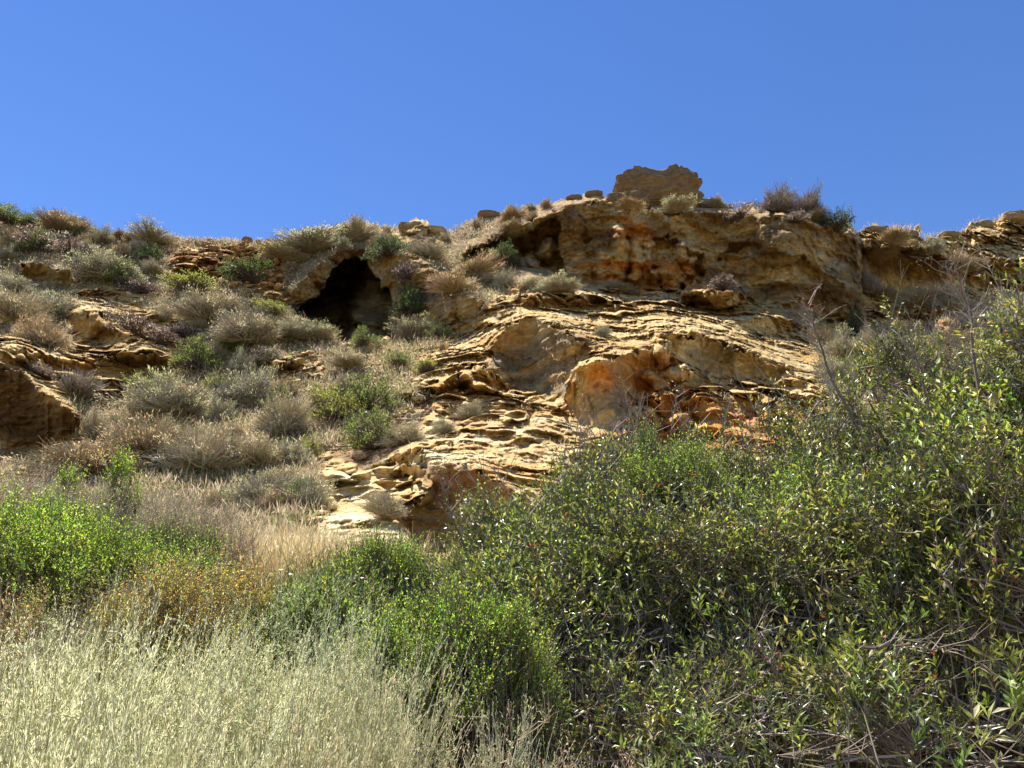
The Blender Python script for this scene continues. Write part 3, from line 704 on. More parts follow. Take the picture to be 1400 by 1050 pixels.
# smaller bushes one could count but not tell apart, by zone
ZONES = [([(0, 300), (240, 330), (260, 400), (240, 460), (150, 400), (0, 350)], 24, ('sage', 'grey', 'green', 'brown'), (22, 44), 'small dry bush in the thick brush just under the ridge skyline'),
 ([(240, 410), (400, 420), (480, 480), (540, 560), (430, 600), (330, 600), (240, 500)], 32, ('sage', 'grey', 'green', 'lime', 'brown', 'bare'), (22, 46), 'small mixed bush in the brush slope below the cave'),
 ([(120, 560), (330, 560), (430, 620), (420, 720), (300, 760), (0, 740), (0, 630), (100, 630)], 34, ('brown', 'sage', 'grey', 'green', 'sage', 'straw'), (26, 62), 'small dry bush in the brown brush around the slope foot'),
 ([(600, 370), (690, 350), (720, 400), (640, 440), (600, 440)], 9, ('straw', 'sage', 'grey'), (14, 30), 'small faded bush on the soil bank by the high cliff'),
 ([(380, 345), (470, 318), (540, 320), (620, 330), (600, 350), (540, 345), (480, 335), (400, 370)], 16, ('sage', 'grey', 'brown', 'iceplant'), (16, 34), 'small bush in the fringe along the brow over the cave'),
 ([(1180, 440), (1290, 420), (1450, 440), (1500, 640), (1180, 620)], 30, ('grey', 'sage', 'brown', 'green'), (30, 60), 'small bush on the slope behind the willow like shrubs'),
 ([(640, 300), (840, 268), (840, 276), (660, 320)], 9, ('brown', 'straw', 'sage', 'iceplant'), (10, 22), 'tiny bush on the rising ridge towards the summit boulder'),
 ([(560, 470), (640, 440), (700, 420), (700, 440), (600, 520)], 9, ('sage', 'grey', 'straw'), (12, 24), 'tiny bush among rubble above the lumpy slab'),
 ([(1000, 290), (1160, 310), (1160, 318), (1000, 296)], 8, ('sage', 'brown', 'green'), (12, 20), 'tiny bush in the fringe of the cliff top')]
LM = [(12, 300, 'the end of the ridge brush'), (85, 310, 'the brown skyline bush'), (150, 325, 'the low skyline notch'), (212, 326, 'the lone skyline bush'), (140, 365, 'the wide pale bush over the mat'), (172, 385, 'the olive bush on the slope'),
 (100, 345, 'the mat on the upper overhang'), (60, 375, 'the upper rock overhang'), (120, 440, 'the nose shaped boulder'), (40, 430, 'the grey bushes under the upper overhang'), (20, 400, 'the end of the upper rock overhang'), (200, 400, 'the dried mat on the slope'),
 (264, 395, 'the yellow green dome bush'), (320, 360, 'the orange crumbled rocks'), (290, 430, 'the large grey twiggy bush'), (272, 490, 'the round green bush in grey brush'), (345, 455, 'the broad grey mid slope bush'), (340, 535, 'the bush beneath the overhanging boulder'),
 (390, 500, 'the dark overhanging boulder'), (400, 450, 'the low corner of the cave mouth'), (460, 455, 'the cave sill'), (460, 555, 'the yellow green half of the bush pair'), (506, 545, 'the green half of the bush pair'), (514, 595, 'the green bush below the pair'),
 (245, 545, 'the bush under the bluff overhang'), (195, 490, 'the dark overhang of the bluff'), (50, 560, 'the shaded bluff face'), (135, 625, 'the brown bush at the bluff foot'), (205, 610, 'the russet bush by the bluff'), (285, 620, 'the large silvery bush'), (392, 575, 'the silver grey bush'),
 (424, 612, 'the cushion above the gully'), (365, 670, 'the bush above the straw grass'), (300, 700, 'the mauve twigs in straw grass'), (170, 655, 'the lone lime tuft'), (90, 645, 'the highest lime tuft'), (40, 700, 'the outer green bank'), (120, 735, 'the middle of the green bank'), (195, 755, 'the inner green bank'),
 (430, 690, 'the pale gully'), (525, 680, 'the ball of grey twigs'), (590, 520, 'the lumpy slab top'), (640, 460, 'the rubble above the ledges'), (600, 425, 'the soil bank by the cave pillar'), (648, 365, 'the straw bush by the cliff'), (690, 352, 'the dark green cliff foot cushion'),
 (430, 335, 'the long bush on the cave brow'), (484, 320, 'the bush over the cave point'), (532, 335, 'the olive bush on the arch shoulder'), (390, 345, 'the standing stones'), (575, 312, 'the slanting skyline rock'), (700, 295, 'the notch of the rising ridge'), (760, 275, 'the thin dark ridge slab'), (815, 266, 'the flat ridge block'),
 (1010, 285, 'the block beyond the summit boulder'), (1058, 275, 'the larger airy bush'), (1102, 285, 'the smaller airy bush'), (1145, 305, 'the wind cut bush'), (1190, 480, 'the foot of the cliff corner'), (1255, 410, 'the mauve ledge bush'), (1240, 480, 'the grey bush behind the thicket'), (1300, 460, 'the brown slope bush'), (1385, 430, 'the bush under the banded cliff'),
 (1340, 520, 'the tall bare branch fan'), (1180, 560, 'the leaning dark branch'), (1430, 520, 'the outer end of the far slope'), (1270, 560, 'the tall airy shrub'), (290, 785, 'the orange leaflets'), (215, 815, 'the yellow tinged herb'), (375, 785, 'the speckled olive herb'), (530, 770, 'the narrow upright green shrub'), (480, 800, 'the blue green leafy clump'), (570, 780, 'the first open stemmed green shrub')]
ADJ = {'sage': 'grey green', 'grey': 'grey twiggy', 'brown': 'russet dry', 'green': 'green leafy', 'lime': 'yellow green', 'bare': 'pale leafless', 'straw': 'straw coloured', 'iceplant': 'dark flecked', 'deep': 'dark green'}
AUTO = {}
def near_label(o, x, y, what, size):
    d = sorted((((x-a)**2+((y-b)*1.3)**2)**.5, a, b, t) for a, b, t in LM)[0]
    rel = 'beside' if d[0] < 14 or abs(x-d[1]) > 1.2*abs(y-d[2]) else ('above' if y < d[2] else 'below')
    AUTO.setdefault(f'{what} {rel} {d[3]}', []).append((size, o))
def finish_labels():
    for t, v in AUTO.items():
        v.sort(key=lambda q: -q[0]); n = len(v)
        for i, (_, o) in enumerate(v):
            if n == 1: o['label'] = t
            elif n == 2: o['label'] = ('larger ' if i == 0 else 'smaller ')+t
            elif n == 3: o['label'] = ('largest ', 'middling ', 'smallest ')[i]+t
            else: o['label'] = ('largest ' if i == 0 else 'second largest ' if i == 1 else 'smallest ' if i == n-1 else 'third largest ' if i == 2 else '')+t
def rand_in(pl, n, rng):
    P = np.array(pl, float); out = []
    while len(out) < n:
        q = rng.uniform(P.min(0), P.max(0), (400, 2))
        m = poly_mask(pl, X=q[:, :1], Y=q[:, 1:], blur=0, wob=0)[:, 0] > .5
        out += list(q[m])
    return out[:n]
for i, (pl, n, ks, (w0, w1), lb) in enumerate(ZONES):
    for (x, y) in rand_in(pl, n, RNG):
        if samp(rock, x, y) > .75 or (400 < x < 550 and 345 < y < 462): continue
        w = RNG.uniform(w0, w1); k = ks[RNG.integers(len(ks))]
        o_ = put_shrub(x, y, w, w*RNG.uniform(.4, .75)*(.5 if k == 'iceplant' else 1), k, lb, lb.replace('small dry bush', 'small dry bushes').replace('small bush', 'small bushes').replace('mixed bush', 'mixed bushes').replace('faded bush', 'faded bushes').replace('tiny bush', 'tiny bushes'))
        near_label(o_, x, y-w*.2, 'small '+ADJ[k]+' bush', w)

# ---- ground cover nobody could count: dry stalks and litter over the soil
def scatter(name, label, pl, n, hgt, cols, w, per=9, spread=.16, wid=.012, lean=.5, seed=0, rocklim=.55, mat=None):
    rng = np.random.default_rng(seed)
    q = np.array(rand_in(pl, n, rng)); q = q[samp(rock, q[:, 0], q[:, 1]) < rocklim]
    ci = np.round(np.interp(q[:, 0], xs, np.arange(NXH))).astype(int)
    t_ = np.clip((YB-q[:, 1])/(YB-sil[ci]), 0, 1)**(1/.92); j = np.clip(np.round(t_*(NYH-1)).astype(int), 0, NYH-1)
    P = np.stack([XH[j, ci], Yh[j, ci], ZH[j, ci]], -1)
    k = np.repeat(np.arange(len(P)), per); n2 = len(k)
    base = P[k]+rng.normal(size=(n2, 3))*np.array([spread, spread*.6, .02])
    D = norm(np.array([0, 0, 1.])+lean*rng.normal(size=(n2, 3))); D[:, 2] = np.abs(D[:, 2])
    g = Geo(); h = hgt*rng.uniform(.5, 1.4, n2)
    tone = pick(cols, w, len(P), rng)[k]*(1+.18*rng.normal(size=(n2, 1)))
    g.leaves(base, D, norm(rng.normal(size=(n2, 3))+np.array([0, -.8, 0])), h, wid*rng.uniform(.6, 1.5, n2), tone)
    o = g.build(name, mat or M_DRY); tag(o, label, 'ground cover', kind='stuff')
HILL = [(-420, 290), (240, 322), (440, 315), (640, 305), (700, 300), (700, 440), (560, 560), (430, 620), (420, 800), (-420, 800)]
HILLR = [(1180, 310), (1460, 290), (1800, 300), (1800, 760), (1500, 720), (1100, 720), (1110, 465), (1180, 455)]
straws = [(.58, .47, .29), (.46, .36, .23), (.38, .28, .18), (.38, .36, .18), (.50, .41, .31)]
scatter('dry_grass', 'thin dry grass and stalks covering the soil of the slope', HILL, 20000, .30, straws, (2, 3, 2, 1.5, 2), 8, .22, .022, .6, 1)
scatter('dead_litter', 'pinkish grey dead twigs and litter between the bushes', HILL, 20000, .12, [(.50, .43, .27), (.38, .30, .18), (.62, .54, .38), (.22, .17, .10)], (3, 3, 1, 2), 8, .25, .045, 1.4, 2)
scatter('dry_grass', 'thin dry grass on the slope behind the willow like shrubs', HILLR, 10000, .35, straws, (2, 2, 2, 2, 2), 8, .25, .024, .6, 3)
scatter('dry_grass', 'short olive and straw stalks in gaps of the slope brush', HILL, 5000, .22, [(.34, .34, .16), (.46, .42, .24), (.26, .28, .11)], (2, 2, 1), 9, .2, .03, .9, 14, mat=M_LEAF)
scatter('low_herbs', 'low olive green herbs spread through the slope brush', HILL, 12000, .17, [(.20, .22, .08), (.28, .27, .12), (.13, .17, .05)], (2, 2, 1), 14, .2, .04, 1.0, 4, mat=M_LEAF)
def rubble(name, label, pl, n, size, cols, seed, rl):
    """loose stones too many to count"""
    rng = np.random.default_rng(seed); q = np.array(rand_in(pl, n, rng)); q = q[samp(rock, q[:, 0], q[:, 1]) < rl]
    ci = np.round(np.interp(q[:, 0], xs, np.arange(NXH))).astype(int)
    t_ = np.clip((YB-q[:, 1])/(YB-sil[ci]), 0, 1)**(1/.92); j = np.clip(np.round(t_*(NYH-1)).astype(int), 0, NYH-1)
    P = np.stack([XH[j, ci], Yh[j, ci], ZH[j, ci]], -1); m = len(P)
    ph = (1+5**.5)/2
    iv = norm(np.array([(-1, ph, 0), (1, ph, 0), (-1, -ph, 0), (1, -ph, 0), (0, -1, ph), (0, 1, ph), (0, -1, -ph), (0, 1, -ph), (ph, 0, -1), (ph, 0, 1), (-ph, 0, -1), (-ph, 0, 1)], float))
    fc = np.array([(0, 11, 5), (0, 5, 1), (0, 1, 7), (0, 7, 10), (0, 10, 11), (1, 5, 9), (5, 11, 4), (11, 10, 2), (10, 7, 6), (7, 1, 8), (3, 9, 4), (3, 4, 2), (3, 2, 6), (3, 6, 8), (3, 8, 9), (4, 9, 5), (2, 4, 11), (6, 2, 10), (8, 6, 7), (9, 8, 1)])
    sc = (size*rng.lognormal(0, .55, m))[:, None, None]
    V = iv[None]*(1+.3*rng.normal(size=(m, 12, 1)))*sc*rng.uniform(.6, 1.3, (m, 1, 3))*np.array([1, 1, .65]); V = V+P[:, None]
    F = (np.arange(m)[:, None, None]*12+fc[None]).reshape(-1, 3)
    c = np.repeat(pick(cols, (3, 2, 1, 1), m, rng)*(1+.15*rng.normal(size=(m, 1))), 12, 0)
    o = make_mesh(name, V.reshape(-1, 3), F, np.clip(c, .02, .8), M_ROCK, smooth=True); tag(o, label, 'rubble', kind='stuff')
RC = [(.48, .35, .19), (.40, .27, .13), (.56, .46, .28), (.27, .19, .11)]
rubble('rubble', 'loose sandstone rubble and grit on the slope between the bushes', HILL, 6500, .05, RC, 6, .6)
rubble('rubble', 'yellow rubble below the cave and above the lumpy slab', [(420, 470), (600, 455), (720, 380), (740, 400), (620, 520), (560, 600), (430, 620), (380, 500)], 3600, .06, RC, 7, .95)
rubble('rubble', 'orange crumbs of rock under the ridge', [(225, 340), (270, 330), (400, 335), (400, 400), (300, 385)], 1500, .07, [(.50, .28, .11), (.42, .21, .08), (.54, .36, .18), (.28, .16, .08)], 8, 2)
rubble('rubble', 'loose stones on the slope behind the willow like shrubs', HILLR, 1200, .07, RC, 9, 2)
ROCKM = [(480, 520), (640, 440), (740, 395), (1020, 400), (1140, 520), (1140, 640), (700, 640), (540, 640)]
scatter('ledge_litter', 'sparse dry stalks caught on the rock ledges', ROCKM, 900, .14, straws, (2, 2, 1, 1, 1), 7, .12, .02, .8, 5, rocklim=2)
print('hill plants', time.time()-T00)
#@@NEAR0
# ------------------------------------------------------------------ near plants, in metres
LOWP = ALL[:nf+int(NYH*.35)].reshape(-1, 3)[::3]
def ground_z(x, y):
    d = (LOWP[:, 0]-x)**2+(LOWP[:, 1]-y)**2
    k = np.argsort(d)[:4]; return float(LOWP[k, 2].mean())

def bush(root_name, px, ytop, Y, hw, label, cat, group, seed, cols, cw, ntip, leaf, nl, mat, barkcol, crown_low=.25, nstem=14, depth=None, rs=.022, twiglen=.32, two=False, up=.6, lean=0.0,
         leafy=.28, bare=0, name_l='foliage', tops=None, density_pow=.5, dead=0, droop=0.0, wdiv=.24, prot=None):
    """a bush whose top shows at photo pixel (px, ytop) when it stands Y metres away; crown half width hw"""
    rng = np.random.default_rng(seed)
    a, bb = ray(px, ytop); X = float(a*Y); top = float(CAMZ+bb*Y); gz = ground_z(X, Y); H = max(top-gz, .3); dp = depth or hw*.9
    root = empty(root_name, (X, Y, gz)); tag(root, label, cat, group)
    # crown envelope: dome with uneven top
    def crown(n, lo=0.0):
        th = rng.uniform(0, 2*np.pi, n); u = rng.uniform(0, 1, n)**density_pow
        xx = u*np.cos(th); yy = u*np.sin(th)
        topz = H*(1-.42*u**2.4)*(1-.06+.20*noise(xx*hw*1.5+seed, yy*dp*1.5, 0*xx, 400)+.13*noise(xx*hw*4+seed, yy*dp*4, 0*xx, 401))
        v = rng.uniform(0, 1, n)**.62
        lowz = H*crown_low*(1-.0*u)*(1-.5*u)
        zz = lowz+(topz-lowz)*v
        xx = xx*(1+.22*noise(th*1.3+seed, zz*1.2, 0*zz, 402)); 
        return np.stack([xx*hw+lean*zz/H*hw, yy*dp, zz], -1)
    g = Geo(); t = Geo()
    # main stems
    K = 7
    ends = crown(nstem); ends[:, 2] = H*rng.uniform(.6, .98, nstem)*(1-.3*(np.hypot(ends[:, 0]/hw, ends[:, 1]/dp))**2)
    st = rng.normal(size=(nstem, 3))*np.array([.16*hw, .16*dp, 0]); st[:, 2] = -.1
    s_ = np.linspace(0, 1, K)[None, :, None]
    path = st[:, None]*(1-s_)+ends[:, None]*s_
    path[..., 2] = st[:, None, 2]*(1-s_[..., 0])+ends[:, None, 2]*(s_[..., 0]**.8)
    path += rng.normal(size=path.shape)*.035*hw*(np.arange(K)[None, :, None] > 0)
    for k in range(K-1):
        t.tubes(path[:, k], path[:, k+1], rs*(1-k/K), rs*(1-(k+1)/K), jit(barkcol, nstem, .15, .05, rng), 5)
    nodes = path[:, 2:].reshape(-1, 3)
    # secondary branches, then twigs that hang on the nearest branch
    n2 = max(24, ntip//9); T2 = crown(n2)
    def attach(Tp, nodes, below=.15):
        out = np.zeros(len(Tp), int)
        for s0 in range(0, len(Tp), 2000):
            q = Tp[s0:s0+2000]; d = ((q[:, None]-nodes[None])**2).sum(-1)+np.where(nodes[None, :, 2] > q[:, None, 2]-below, .6*hw, 0)
            out[s0:s0+2000] = d.argmin(1)
        return nodes[out]
    A2 = attach(T2, nodes); M2 = A2*.5+T2*.5+rng.normal(size=T2.shape)*.05; M2[:, 2] -= .03*H
    c2 = jit(barkcol, n2, .2, .06, rng); t.tubes(A2, M2, rs*.42, rs*.32, c2, 4); t.tubes(M2, T2, rs*.32, rs*.16, c2, 4)
    nodes2 = np.concatenate([M2, T2*.7+M2*.3, T2]); 
    T3 = crown(ntip); nlb = max(7, ntip//38); cl = crown(nlb); li = rng.integers(0, nlb, ntip); sg = .16*hw
    lob = cl[li]+rng.normal(size=(ntip, 3))*np.array([sg, sg, sg*1.1])*rng.uniform(.5, 1.3, nlb)[li][:, None]; ml = rng.random(ntip) < .72
    T3 = np.where(ml[:, None], lob, T3); T3[:, 2] = np.maximum(T3[:, 2], .05)
    A3 = attach(T3, nodes2, .05)
    dd = T3-A3; ln = np.linalg.norm(dd, axis=1, keepdims=True); 
    T3 = A3+dd*np.minimum(1, 1.1/np.maximum(ln, 1e-3))       # no endless twigs
    M3 = A3*.5+T3*.5+rng.normal(size=T3.shape)*.03; M3[:, 2] -= .02
    c3 = jit(barkcol, ntip, .25, .06, rng); t.tubes(A3, M3, rs*.22, rs*.17, c3); t.tubes(M3, T3, rs*.17, rs*.10, c3)
    # leafy shoots at each tip
    per = 3
    k = np.repeat(np.arange(ntip), per)
    outd = norm(T3-np.array([0, 0, H*.35])); base = T3[k]
    D = norm(outd[k]*.5+np.array([0, 0, up])+rng.normal(size=(len(k), 3))*.5)
    L_ = twiglen*rng.uniform(.5, 1.2, (len(k), 1)); tipp = base+D*L_
    t.tubes(base, tipp, rs*.11, rs*.06, c3[k])
    if bare:      # long leafless shoots rising over the crown
        bt = T3[np.argsort(-T3[:, 2])[:bare*3][::3]]; bt = bt+0.0
        bd = norm(np.array([0, 0, 1.])+rng.normal(size=bt.shape)*.35); e1 = bt+bd*rng.uniform(.3, .8, (len(bt), 1)); bc = jit((.36, .31, .27), len(bt), .15, .05, rng)
        t.tubes(bt-bd*.4, e1, .007, .004, bc)
        for q in range(3):
            u = rng.uniform(.1, .9, (len(bt), 1)); p0 = bt*(1-u)+e1*u; p1 = p0+norm(bd+rng.normal(size=bd.shape)*.6)*rng.uniform(.1, .35, (len(bt), 1)); t.tubes(p0, p1, .004, .002, bc)
    ll, lw = leaf
    if root_name == 'willow_shrub': ll *= 1.4; lw *= 1.5; rs *= 1.2; nl = max(4, int(nl*.72))
    kk = np.repeat(np.arange(len(k)), nl); n = len(kk)
    keep = rng.uniform(size=n) > .0
    u = rng.uniform(0, 1, (n, 1)); P = base[kk]*(1-u)+tipp[kk]*u
    side = norm(np.cross(D[kk], rng.normal(size=(n, 3))))
    LD = norm(D[kk]*.75+side*.75+np.array([0, 0, .15-droop]))
    N = norm(np.cross(LD, np.cross(np.array([0, 0, 1.])+.5*rng.normal(size=(n, 3)), LD))+.25*rng.normal(size=(n, 3)))
    tone = np.clip(1+wdiv*1.3*rng.normal(size=(ntip, 1)), .35, 2)[k][kk]*np.where(ml[:, None], (1+.18*rng.normal(size=(nlb, 1)))[li], 1)[k][kk]; hu = (1+.10*rng.normal(size=(ntip, 3)))[k][kk]
    col = pick(cols, cw, n, rng)*tone*hu*(1+.12*rng.normal(size=(n, 1)))
    g.leaves(P, LD, N, ll*rng.uniform(.55, 1.25, n), lw*rng.uniform(.7, 1.25, n), np.clip(col, .01, .9), two=two)
    if dead:      # grey dead wood low inside the bush
        ds = crown(dead); ds[:, 2] *= .55; dq = ds+norm(rng.normal(size=ds.shape)*np.array([1, .6, .5]))*rng.uniform(.3, .9, (dead, 1)); dc = jit((.40, .35, .30), dead, .2, .04, rng)
        dm = (ds+dq)/2+rng.normal(size=ds.shape)*.05
        t.tubes(ds, dm, .009, .006, dc); t.tubes(dm, dq, .006, .003, dc)
        for q in range(3):
            p0 = dm+(dq-dm)*rng.uniform(0, .8, (dead, 1)); t.tubes(p0, p0+norm(dq-ds+rng.normal(size=ds.shape)*.7)*rng.uniform(.1, .3, (dead, 1)), .004, .002, dc)
    g.build(name_l, mat, root); t.build('branches', M_BARK, root)
    return root

WIL = [(.14, .185, .022), (.26, .31, .045), (.055, .08, .014), (.42, .43, .09), (.42, .14, .04), (.46, .46, .30)]
WW = (5, 4, 4, 1.8, .10, 1.0)
GW = 'willow like shrubs filling the thicket'
def willow(*a, **k): return bush('willow_shrub', *a, cat='shrub', group=GW, cols=WIL, cw=WW, mat=M_GLOSS, barkcol=(.21, .17, .135), **k)
willow(722, 688, 8.4, .78, 'dusky fine leaved shrub at the thin end of the thicket before the lowest rock face', seed=11, ntip=900, leaf=(.036, .011), nl=9, bare=10, nstem=18)
willow(812, 632, 8.8, .85, 'dusky shrub with tall grey bare shoots against the orange rock', seed=12, ntip=850, leaf=(.036, .012), nl=9, bare=22, nstem=16)
willow(905, 590, 9.2, 1.0, 'shrub with crooked bare stems poking up before the orange hollow', seed=13, ntip=700, leaf=(.036, .012), nl=9, bare=30, nstem=14)
willow(1010, 570, 9.6, 1.1, 'tall grey green shrub against the buff terraced rock', seed=14, ntip=800, rs=.026, leaf=(.038, .012), nl=9, bare=20)
willow(1105, 560, 9.2, 1.0, 'twiggy shrub under the leaning bare branch', seed=15, ntip=620, rs=.026, leaf=(.040, .013), nl=9, bare=18)
willow(1210, 480, 9.4, 1.25, 'tall airy shrub reaching to the foot of the cliff corner', seed=16, ntip=800, rs=.032, leaf=(.042, .014), nl=9, bare=14, two=True)
willow(1310, 455, 8.6, 1.2, 'tall shrub with bare crossing twigs before the ledge bushes', seed=17, ntip=760, rs=.032, leaf=(.046, .016), nl=9, bare=26, two=True)
willow(1400, 420, 7.0, 1.15, 'tallest broad leaved shrub with bright yellowish leaves against the banded cliff', seed=18, ntip=760, rs=.03, leaf=(.058, .020), nl=9, bare=8, two=True)
willow(960, 720, 7.4, 1.35, 'dark shrub mass in the middle of the thicket with dead wood showing', seed=19, ntip=1300, crown_low=.42, rs=.03, leaf=(.040, .013), nl=8, nstem=22, dead=50, two=True)
willow(790, 770, 7.0, 1.1, 'dark dull shrub below the tall grey shoots', seed=20, ntip=1100, crown_low=.38, leaf=(.042, .013), nl=9, nstem=18, dead=50, two=True)
willow(1180, 690, 6.8, 1.4, 'dense shrub with glinting leaves in the heart of the thicket', seed=21, ntip=1300, crown_low=.42, rs=.03, leaf=(.044, .014), nl=9, nstem=20, dead=40, two=True)
willow(1360, 640, 5.8, 1.15, 'dense shrub with olive and reddish leaves under the tallest one', seed=22, ntip=1100, crown_low=.42, rs=.03, leaf=(.046, .015), nl=9, nstem=18, dead=30, two=True)
willow(1070, 868, 5.8, 1.1, 'shadowed shrub of bare brown wood low in the thicket', seed=23, ntip=420, leaf=(.044, .013), nl=5, nstem=26, dead=80, two=True)
willow(1260, 868, 5.5, 1.0, 'shadowed leafless shrub with a pale horizontal branch', seed=24, ntip=380, leaf=(.044, .013), nl=5, nstem=24, dead=80, two=True)
willow(880, 888, 5.8, .85, 'shadowed twiggy shrub at the edge of the dark hollow', seed=25, ntip=420, leaf=(.040, .012), nl=6, nstem=20, dead=110, two=True)
BIG = [(.14, .19, .035), (.23, .29, .06), (.07, .105, .02), (.44, .46, .25)]
def front(*a, **k):
    k['ntip'] = int(k['ntip']*.68)
    return bush('long_leaf_shrub', *a, cat='shrub', group='low long leaved plants in front of the thicket', cols=BIG, cw=(4, 4, 2, 1.2), mat=M_GLOSS, barkcol=(.22, .17, .12), two=True, **k)
front(1000, 915, 3.9, .42, 'low plant with spreading green leaf whorls below the dark hollow', seed=31, ntip=70, leaf=(.060, .015), nl=7, nstem=8, rs=.010, twiglen=.16, crown_low=.15)
front(1150, 925, 3.7, .46, 'low plant with upright pointed leaves under the pale horizontal branch', seed=32, ntip=95, leaf=(.062, .015), nl=8, nstem=9, rs=.010, twiglen=.16, crown_low=.1)
front(1280, 965, 3.2, .36, 'low plant with grey green willow leaves, between two taller leafy ones', seed=33, ntip=70, leaf=(.062, .014), nl=8, nstem=8, rs=.009, twiglen=.15, crown_low=.1)
front(1385, 915, 3.2, .45, 'low plant with broad bright green leaves at the outer edge of the thicket', seed=34, ntip=90, leaf=(.066, .018), nl=8, nstem=8, rs=.010, twiglen=.16, crown_low=.1)
front(1060, 995, 2.9, .45, 'low plant with long silvery leaves nearest the viewer beside bramble green ones', seed=35, ntip=110, leaf=(.055, .013), nl=8, nstem=8, rs=.008, twiglen=.14, crown_low=.05)
front(930, 1000, 3.3, .45, 'low pale green leafy plant between the twig ball and the silvery leaves', seed=36, ntip=110, leaf=(.040, .012), nl=9, nstem=8, rs=.008, twiglen=.14, crown_low=.05)
front(1200, 1000, 2.7, .38, 'low plant with short upright leaves at the very bottom of the thicket', seed=37, ntip=80, leaf=(.050, .012), nl=8, nstem=8, rs=.008, twiglen=.13, crown_low=.05)
front(1370, 985, 2.5, .34, 'low plant with long arching silvery leaves, closest of the willow leaved ones', seed=38, ntip=55, leaf=(.060, .013), nl=8, nstem=7, rs=.008, twiglen=.14, crown_low=.05)

COY = [(.16, .25, .035), (.27, .38, .055), (.08, .13, .025), (.42, .46, .12), (.38, .28, .14)]
COYV = [(.20, .36, .03), (.32, .50, .05), (.10, .19, .02), (.46, .56, .09), (.38, .28, .14)]
def coyote(*a, **k):
    vivid = k.pop('vivid', False); k['ntip'] = int(k['ntip']*(1.25 if vivid else .8)); k['twiglen'] = k.get('twiglen', .25)*1.25
    return bush('green_shrub', *a, cat='shrub', group='fresh green small leaved shrubs', cols=COYV if vivid else COY, cw=(4, 5, 1.4, 2.4, .15) if vivid else (4, 4, 2.4, 1.2, .5), mat=M_LEAF, barkcol=(.20, .15, .11), **k)
coyote(950, 596, 8.3, .62, 'bright yellow green shrub patch standing out of the upper thicket', seed=41, vivid=True, ntip=900, leaf=(.024, .011), nl=11, twiglen=.26, up=1.2, depth=.5)
coyote(885, 606, 8.2, .45, 'smaller bright green patch joined to the bright yellow green one', seed=42, vivid=True, ntip=600, leaf=(.024, .011), nl=11, twiglen=.26, up=1.2, depth=.4)
coyote(1095, 600, 8.0, .42, 'bright green patch under the leaning bare branch', seed=43, vivid=True, ntip=600, leaf=(.024, .011), nl=11, twiglen=.26, up=1.2, depth=.4)
coyote(530, 760, 7.6, .42, 'narrow upright green shrub just below the pale gully', seed=44, vivid=True, ntip=800, leaf=(.022, .009), nl=11, twiglen=.24, up=1.4)
coyote(580, 822, 5.6, .44, 'fresh green shrub with open stems beside the pale sagebrush', seed=45, vivid=True, ntip=950, leaf=(.020, .009), nl=12, twiglen=.18, up=1.0, crown_low=.35)
coyote(655, 835, 5.2, .42, 'fresh green shrub leaning on two dark stems next to a pale tuft', seed=46, vivid=True, ntip=800, leaf=(.020, .009), nl=12, twiglen=.18, up=1.0, crown_low=.4)
coyote(40, 722, 8.4, .85, 'vivid green shrub at the outer end of the green bank', seed=47, vivid=True, ntip=1500, leaf=(.028, .013), nl=10, twiglen=.22, up=.9)
coyote(120, 748, 8.0, .75, 'vivid green shrub in the middle of the green bank', seed=48, vivid=True, ntip=1300, leaf=(.028, .013), nl=10, twiglen=.22, up=.9)
coyote(190, 765, 7.8, .62, 'vivid green shrub at the inner end of the green bank', seed=49, vivid=True, ntip=1000, leaf=(.028, .013), nl=10, twiglen=.22, up=.9)
coyote(70, 690, 9.4, .28, 'small green tuft rising out of brown twigs over the green bank', seed=50, vivid=True, ntip=220, leaf=(.03, .012), nl=10, twiglen=.24, up=1.3)
coyote(168, 656, 10.0, .24, 'small lime green tuft standing alone in brown twigs', seed=51, vivid=True, ntip=220, leaf=(.032, .014), nl=10, twiglen=.2, up=1.0)
coyote(95, 640, 10.6, .26, 'lime green tuft highest in the brown twigs', seed=52, vivid=True, ntip=200, leaf=(.032, .014), nl=10, twiglen=.2, up=1.0)
coyote(262, 738, 8.2, .42, 'green sprig beside dry straw grass at the green bank', seed=53, ntip=420, leaf=(.028, .010), nl=9, twiglen=.24, up=1.2)
coyote(430, 790, 6.6, .5, 'dark leafy herb clump below the straw grass', seed=54, ntip=480, leaf=(.045, .014), nl=8, twiglen=.2, up=1.2)
coyote(480, 800, 6.4, .4, 'blue green leafy clump between straw grass and the fresh green shrubs', seed=55, ntip=420, leaf=(.045, .012), nl=8, twiglen=.2, up=1.2)

def twiggy(px, ytop, Y, hw, label, seed, cols=((.52, .43, .25), (.38, .38, .16), (.60, .51, .33)), **k):
    kw = dict(ntip=650, leaf=(.022, .005), nl=6, twiglen=.3, up=1.0); kw.update(k)
    return bush('dry_shrub', px, ytop, Y, hw, label, 'shrub', 'dry twiggy shrubs over the green bank and lower slope', seed, cols, (3, 2, 1), mat=M_DRY, barkcol=(.48, .40, .27), **kw)
twiggy(30, 650, 10.6, 1.1, 'brown twiggy shrub behind the outer green bank', 61)
twiggy(130, 662, 10.2, 1.0, 'grey twiggy shrub round the lone lime tuft', 62)
twiggy(215, 672, 10.0, .9, 'mauve grey twiggy shrub beside the straw grass', 63)
twiggy(275, 700, 9.4, .8, 'pale leaning twigs with straw grass growing through', 64)
twiggy(60, 790, 6.2, .6, 'dry tangle between the green bank and the pale sagebrush', 65, ntip=420)
twiggy(215, 800, 6.3, .55, 'grey green tangle above the yellow flowered herbs', 66, ntip=420, cols=((.24, .26, .14), (.30, .30, .18), (.36, .30, .22)))
